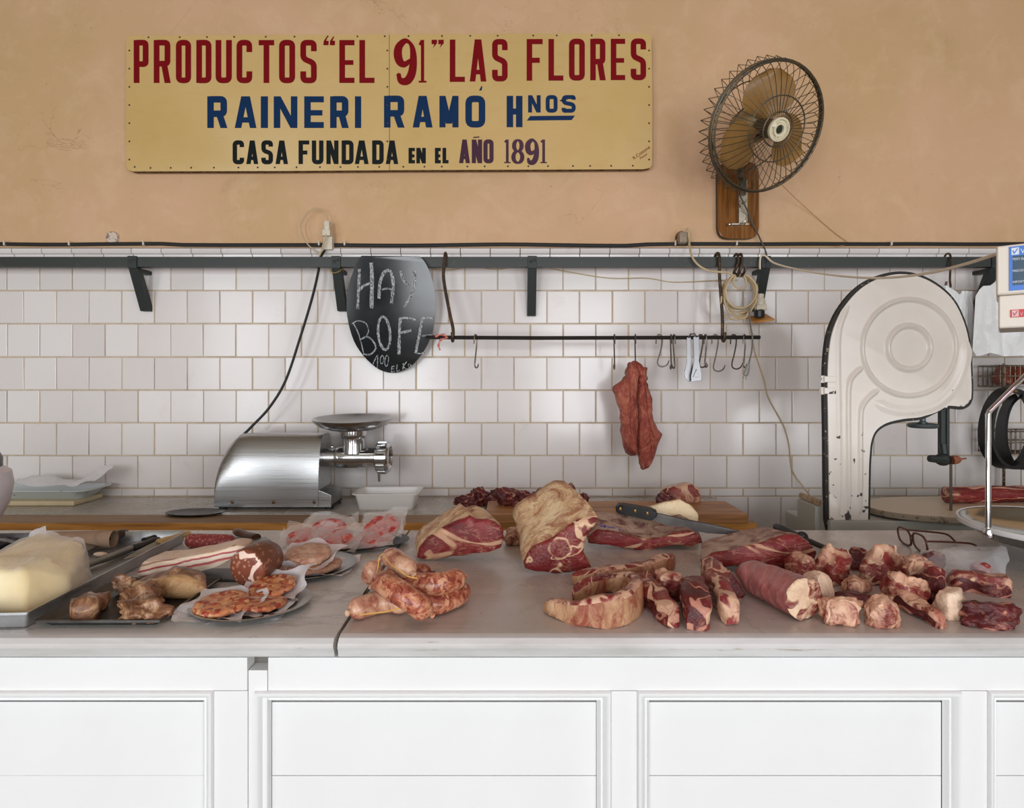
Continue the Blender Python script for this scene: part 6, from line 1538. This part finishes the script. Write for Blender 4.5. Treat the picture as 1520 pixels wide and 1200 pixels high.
brk = cut('beef_brisket', 'long flat beef brisket with a greyish fat top and blue stamp, under the big knife', 'beef', [(872, 808), (871, 798), (885, 787), (910, 790), (950, 798), (985, 800), (1005, 793), (1030, 790), (1044, 797), (1046, 806), (1030, 813), (1005, 811), (960, 817), (915, 813)], 1.50, .115, [beef_cut, fat_grey], (0, .026, .97), 1.0, .004, .004, 6, .008, 5)
p0 = [hit(brk, x, y) for x, y in ((889, 780), (897, 781), (906, 783), (914, 785), (921, 786))]
b = MB(); L1 = [b.bm.verts.new(p+n_*.0015+V(0, .005, .0)) for p, n_ in p0]; L2 = [b.bm.verts.new(p+n_*.0015-V(0, .012, .004)) for p, n_ in p0]
for i in range(len(p0)-1): b.face([L1[i], L1[i+1], L2[i+1], L2[i]])
build('inspection_stamp', b, worn('violet_ink', srgb(72, 48, 150), srgb(176, 158, 160), .5, 90, .5), brk, wn=False)
rnd = cut('beef_round', 'big rounded piece of raw beef with greyed fat on top, by the long knife tip', 'beef', [(1044, 845), (1042, 832), (1058, 823), (1085, 818), (1112, 811), (1140, 806), (1165, 799), (1186, 798), (1200, 808), (1212, 824), (1209, 838), (1182, 847), (1140, 846), (1090, 842)], 1.335, .12, [beef_cut, fat_grey], (.005, .004, .80), 1.0, .012, .005, 9, .008, 5)
# long knife lying over the brisket
kn = thing('butcher_knife', W(980, 780, 1.6), 'long butcher knife with a black riveted handle lying across the brisket', 'knife')
kp = lambda x, y, o=0: W(x, y, 1.60+(x-912)/198*-.14+o)
b = MB(); b.prism([kp(x, y) for x, y in fillet([(913, 753), (921, 750), (945, 754), (972, 759), (977, 763), (970, 773), (962, 773), (935, 766), (915, 763)], 4, True, 3)], V(.003, .022, .004), bev=.004); build('handle', b, black_plastic, kn)
brass = plain('brass', srgb(170, 134, 76), .35, .8)
for x, y in ((921, 755.5), (943, 758.5), (961, 762)):
    b = MB(); b.lathe(kp(x, y, -.001), [(0, .001), (.004, 0), (.004, .004)], 10, V(0, -1, 0)); build('rivet', b, brass, kn)
b = MB(); b.prism([kp(x, y, .008) for x, y in ((974, 763), (1010, 771), (1060, 781), (1111, 793), (1090, 794), (1050, 792), (1010, 785), (985, 779), (968, 773))], V(.001, .003, .003), bev=.0008, seg=1); build('blade', b, plain('long_blade', (.16, .155, .15), .3, .85, .3, 20), kn)
# sharpening steel
st = thing('sharpening_steel', on(1192, 800, 1.0), 'black sharpening steel with a round guard, lying behind the beef round', 'sharpening steel')
b = MB(); A, B_ = on(1152, 782, 1.016), on(1190, 799, 1.014); b.tube([A.lerp(B_, t/6) for t in range(7)], [.010, .012, .0125, .0115, .0105, .011, .012], 12); build('handle', b, black_plastic, st)
b = MB(); b.sphere(B_, .018, (1, .7, 1), 8); build('guard', b, black_plastic, st)
b = MB(); b.tube([B_, on(1230, 816, 1.010), on(1275, 835, 1.007)], [.0075, .0072, .005], 10); build('rod', b, plain('blackened_rod', (.05, .05, .048), .4, .7), st)
# rolled roast
rm = Mat('silvery_membrane'); n1 = rm.noise(9, 4, .6, .6); n2 = rm.n('ShaderNodeTexWave', {'Vector': rm.mapping((1, 1, 1), rot=(0, 0, 1.1)), 'Scale': 13.0, 'Distortion': 14.0, 'Detail': 4.0}).outputs['Fac']
c_ = rm.mix(rm.ramp(n1, [(.35, 0.0), (.65, 1.0)]), srgb(176, 112, 112), srgb(160, 82, 76)); c_ = rm.mix(rm.ramp(n2, [(.90, 0.0), (.99, .22)]), c_, srgb(214, 166, 164)); rm.bump(rm.math('ADD', n2, n1), .25, .003); membr = rm.out(c_, .3)
endm = meat_mat('roll_end', srgb(150, 48, 46), srgb(104, 30, 32), srgb(236, 208, 172), 9, .05, .3, seed=4.4, fatpatch=.46)
b = MB(); P = spl([V(.492, 1.235, 1.030), V(.508, 1.17, 1.034), V(.522, 1.11, 1.0375), V(.533, 1.062, 1.038)], 5)
rr_ = [.018+.016*min(1, i/3) for i in range(len(P))]; rr_ = [r+.005*i/len(P) for i, r in enumerate(rr_)]
rg = b.tube(P, rr_, 22)
for f in b.bm.faces:
    if len(f.verts) > 4: f.material_index = 1
ff = [f for f in b.bm.faces if len(f.verts) > 4 and f.calc_center_median().y < 1.09]
r1 = bmesh.ops.inset_region(b.bm, faces=ff, thickness=.007, depth=.004); r2 = bmesh.ops.inset_region(b.bm, faces=ff, thickness=.010, depth=.003); bmesh.ops.poke(b.bm, faces=ff)
for f in r1['faces']+r2['faces']: f.material_index = 1
bmesh.ops.subdivide_edges(b.bm, edges=list(b.bm.edges), cuts=1, use_grid_fill=True)
for v in b.bm.verts: v.co += V(noise.noise(v.co*22), noise.noise(v.co*30+V(0, 4, 0)), noise.noise(v.co*22+V(4, 0, 0)))*.006+V(noise.noise(v.co*70), noise.noise(v.co*70+V(0, 4, 0)), noise.noise(v.co*70+V(4, 0, 0)))*.0015; v.co.z = max(v.co.z, 1.0)
tag(build('rolled_roast', b, [membr, endm], ang=70, wn=False), 'purplish rolled roast wrapped in silvery membrane with a fatty white end', 'meat')

# strips and ribs
rg_ = 'rib strips on the counter'
band('flank_strip', 'thick curled flank strip in a U shape with tan membrane, nearest the counter edge', 'meat', [(810, 908), (832, 918), (862, 928), (902, 931), (934, 920), (947, 900), (932, 883), (900, 880), (868, 888), (850, 892)], [.018, .034, .046, .055, .060, .055, .045, .040, .036, .024], .022, [fat_rind, strip_mat], 3)
band('flank_strip', 'long straighter flank strip with tan membrane, behind the curled one', 'meat', [(850, 868), (885, 868), (930, 861), (972, 851), (1000, 842)], [.028, .034, .034, .033, .036], .032, [fat_rind, strip_mat], 8)
bar('rib_strip', 'sawn rib strip next to the curled flank, sloping to the counter edge', 'meat', (948, 878), (1000, 934), .038, .046, [strip_mat, beef_dark], 4, (1.05, .8), group=rg_)
lump('rib_strip', 'small wedge-shaped rib piece between the first two sawn strips', 'meat', 996, 897, .058, .062, .055, chunk_mat, 1.0, 12, .25, .3, rg_, .3)
bar('rib_strip', 'dark red rib strip with a pointed pale front, second from the curled flank', 'meat', (1030, 892), (1036, 936), .050, .056, [beef_dark, strip_mat], 6, (1.0, .95), group=rg_)
bar('rib_strip', 'tall sawn rib strip reaching up to the beef round', 'meat', (1054, 868), (1086, 930), .042, .062, [strip_mat, chunk_mat], 7, (1.0, .72), group=rg_)
cut('rib_strip', 'thin dark triangular rib slice leaning beside the rolled roast', 'meat', [(1078, 852), (1086, 848), (1098, 866), (1106, 884), (1098, 891), (1084, 890), (1076, 878)], 1.165, .018, [beef_dark, chunk_mat], (.0, .003, .9), 1.0, .002, .002, 14, .004, 4, rg_)
# chunks
G_ = 'bony beef chunks'
fatround = fat_mat('knuckle_fat', srgb(240, 214, 188), srgb(232, 192, 164), srgb(206, 120, 98), .34, .36, 10)
L5 = lambda lab, px, py, w_, h_, d_, m_, sd, ro=.22, rt=0., bx=.4, cu=1: lump('beef_chunk', lab, 'meat', px, py, w_, h_, d_, m_, 1.0, sd, ro, rt, G_, bx, cu)
L5('dark red chunk with a pale top just behind the white knuckle', 1205, 868, .085, .062, .06, chunk_mat, 31, .24)
L5('red chunk with a thick white fat ridge, beside the sharpening steel tip', 1248, 871, .085, .085, .06, chunk_mat, 32, .26, .4)
L5('smooth whitish knuckle of bone and fat beside the rolled roast end', 1225, 903, .062, .062, .055, fatround, 33, .10, .2, .2, 0)
L5('flat pink slice lying under the dark slice, behind the honey-coloured chunk', 1278, 884, .060, .030, .04, chunk_mat2, 34, .2, .3)
L5('thin dark-topped slice lying just behind the honey-coloured chunk', 1272, 903, .085, .026, .045, beef_dark, 35, .2, -.2)
L5('low chunk with dark meat and honey-coloured marrow at the counter edge', 1261, 932, .082, .050, .05, chunk_mat2, 36, .26, .1)
L5('pinkish ribbed chunk sloping to the counter edge', 1322, 936, .066, .052, .06, chunk_mat2, 37, .24, .6)
bar('beef_chunk', 'long pale ragged bone strip pointing at the counter edge', 'meat', (1330, 897), (1402, 934), .034, .034, [chunk_mat2, beef_dark], 15, (1.1, .7), group=G_)
L5('small dark brown chunk at the back, past the sharpening steel tip', 1280, 849, .062, .048, .05, beef_dark, 38, .2)
L5('biggest upright chunk with white fat shoulder and red marrow face', 1320, 872, .100, .088, .06, chunk_mat, 39, .2, .2, .55)
L5('low reddish chunk just past the biggest upright one', 1364, 852, .062, .040, .05, chunk_mat2, 40, .2)
L5('small dark chunk with a yellow rim by the plastic bag', 1392, 852, .055, .045, .045, beef_dark, 41, .2, .4)
L5('dark chunk with a white fat stripe in the middle of the pile', 1358, 908, .085, .070, .06, chunk_mat, 42, .26, -.5)
L5('crumbly dark red chunk heaped behind the pale cube', 1398, 904, .068, .074, .055, beef_dark, 43, .3, .3)
L5('pinkish chunk at the top of the pile, below the plastic bag', 1376, 886, .080, .075, .05, chunk_mat, 46, .3, .1)
L5('pale square cube of fat and meat at the counter edge side of the pile', 1427, 922, .060, .052, .05, fatround, 44, .12, .1, .75)
L5('flat brown chunk with a pale rim, farthest along the counter edge', 1487, 938, .098, .046, .06, beef_dark, 45, .28, -.2)
bar('beef_chunk', 'long dark chunk with a white fat end, in front of the plastic bag', 'meat', (1408, 872), (1500, 886), .050, .042, [chunk_mat, beef_dark], 17, (.85, 1.0), group=G_)
crumple('plastic_bag', [[on(1384, 862, 1.003), on(1412, 864, 1.003), on(1440, 866, 1.003), on(1468, 868, 1.003), on(1494, 866, 1.003)], [W(1378, 838, 1.31), W(1408, 836, 1.29), W(1440, 842, 1.28), W(1470, 838, 1.28), W(1499, 836, 1.29)], [W(1372, 820, 1.36), W(1405, 815, 1.34), W(1440, 818, 1.34), W(1472, 814, 1.33), W(1494, 813, 1.33)], [W(1385, 818, 1.44), W(1410, 816, 1.43), W(1440, 814, 1.42), W(1470, 816, 1.42), W(1488, 818, 1.42)]], film_mat('bag_film', srgb(236, 238, 242), .15, .12), None, .008, 18, 9, 30, 26, 'clear crumpled plastic bag lying open behind the beef chunks', 'plastic bag')
sausage('sausage_piece', 'short piece of red sausage inside the clear plastic bag', [on(1440, 845, 1.018), on(1458, 846, 1.020), on(1474, 850, 1.018)], .017, speck, None, False)
# spectacles
gl = thing('spectacles', on(1352, 815, 1.0), 'brown framed spectacles standing on the marble behind the chunks', 'spectacles')
gf = plain('brown_frame', srgb(84, 46, 36), .3)
P1, P2 = on(1345, 811, 1.0), on(1363, 819, 1.0); mid = (P1+P2)/2; dr = (P2-P1).normalized(); sep = .031
gm = Mat('lens_glass'); lens_m = gm.out((.74, .70, .64), .05, Alpha=.30)
for s, nm in ((-1, 'a'), (1, 'b')):
    c = mid+dr*s*sep+V(0, 0, .0245); n = 28
    sq = lambda t: abs(t)**.72*(1 if t > 0 else -1); R_ = [c+dr*(.0262*sq(cos(2*pi*i/n)))+V(-.004*sq(sin(2*pi*i/n)), 0, .0222*sq(sin(2*pi*i/n))) for i in range(n)]
    b = MB(); b.tube(R_, .0029, 6, True); build('rim', b, gf, gl, wn=False)
    b = MB(); b.face([b.bm.verts.new(c+(p-c)*.97) for p in R_]); bmesh.ops.solidify(b.bm, geom=list(b.bm.faces), thickness=.0015); build('lens', b, lens_m, gl)
    h0 = mid+dr*s*(sep+.027)+V(0, 0, .034)
    out_ = V(.125, .01*s, 0)
    b = MB(); b.tube(spl([h0, h0+V(.01, 0, .001), h0+out_*.7+V(0, 0, -.004), h0+out_+V(0, 0, -.010), h0+out_*1.18+V(0, 0, -.031)], 5), .0027, 6); build('temple', b, gf, gl, wn=False)
b = MB(); b.tube(spl([mid-dr*.0065+V(0, 0, .030), mid+V(-.003, 0, .034), mid+dr*.0065+V(0, 0, .030)], 4), .0022, 6); build('bridge', b, gf, gl, wn=False)
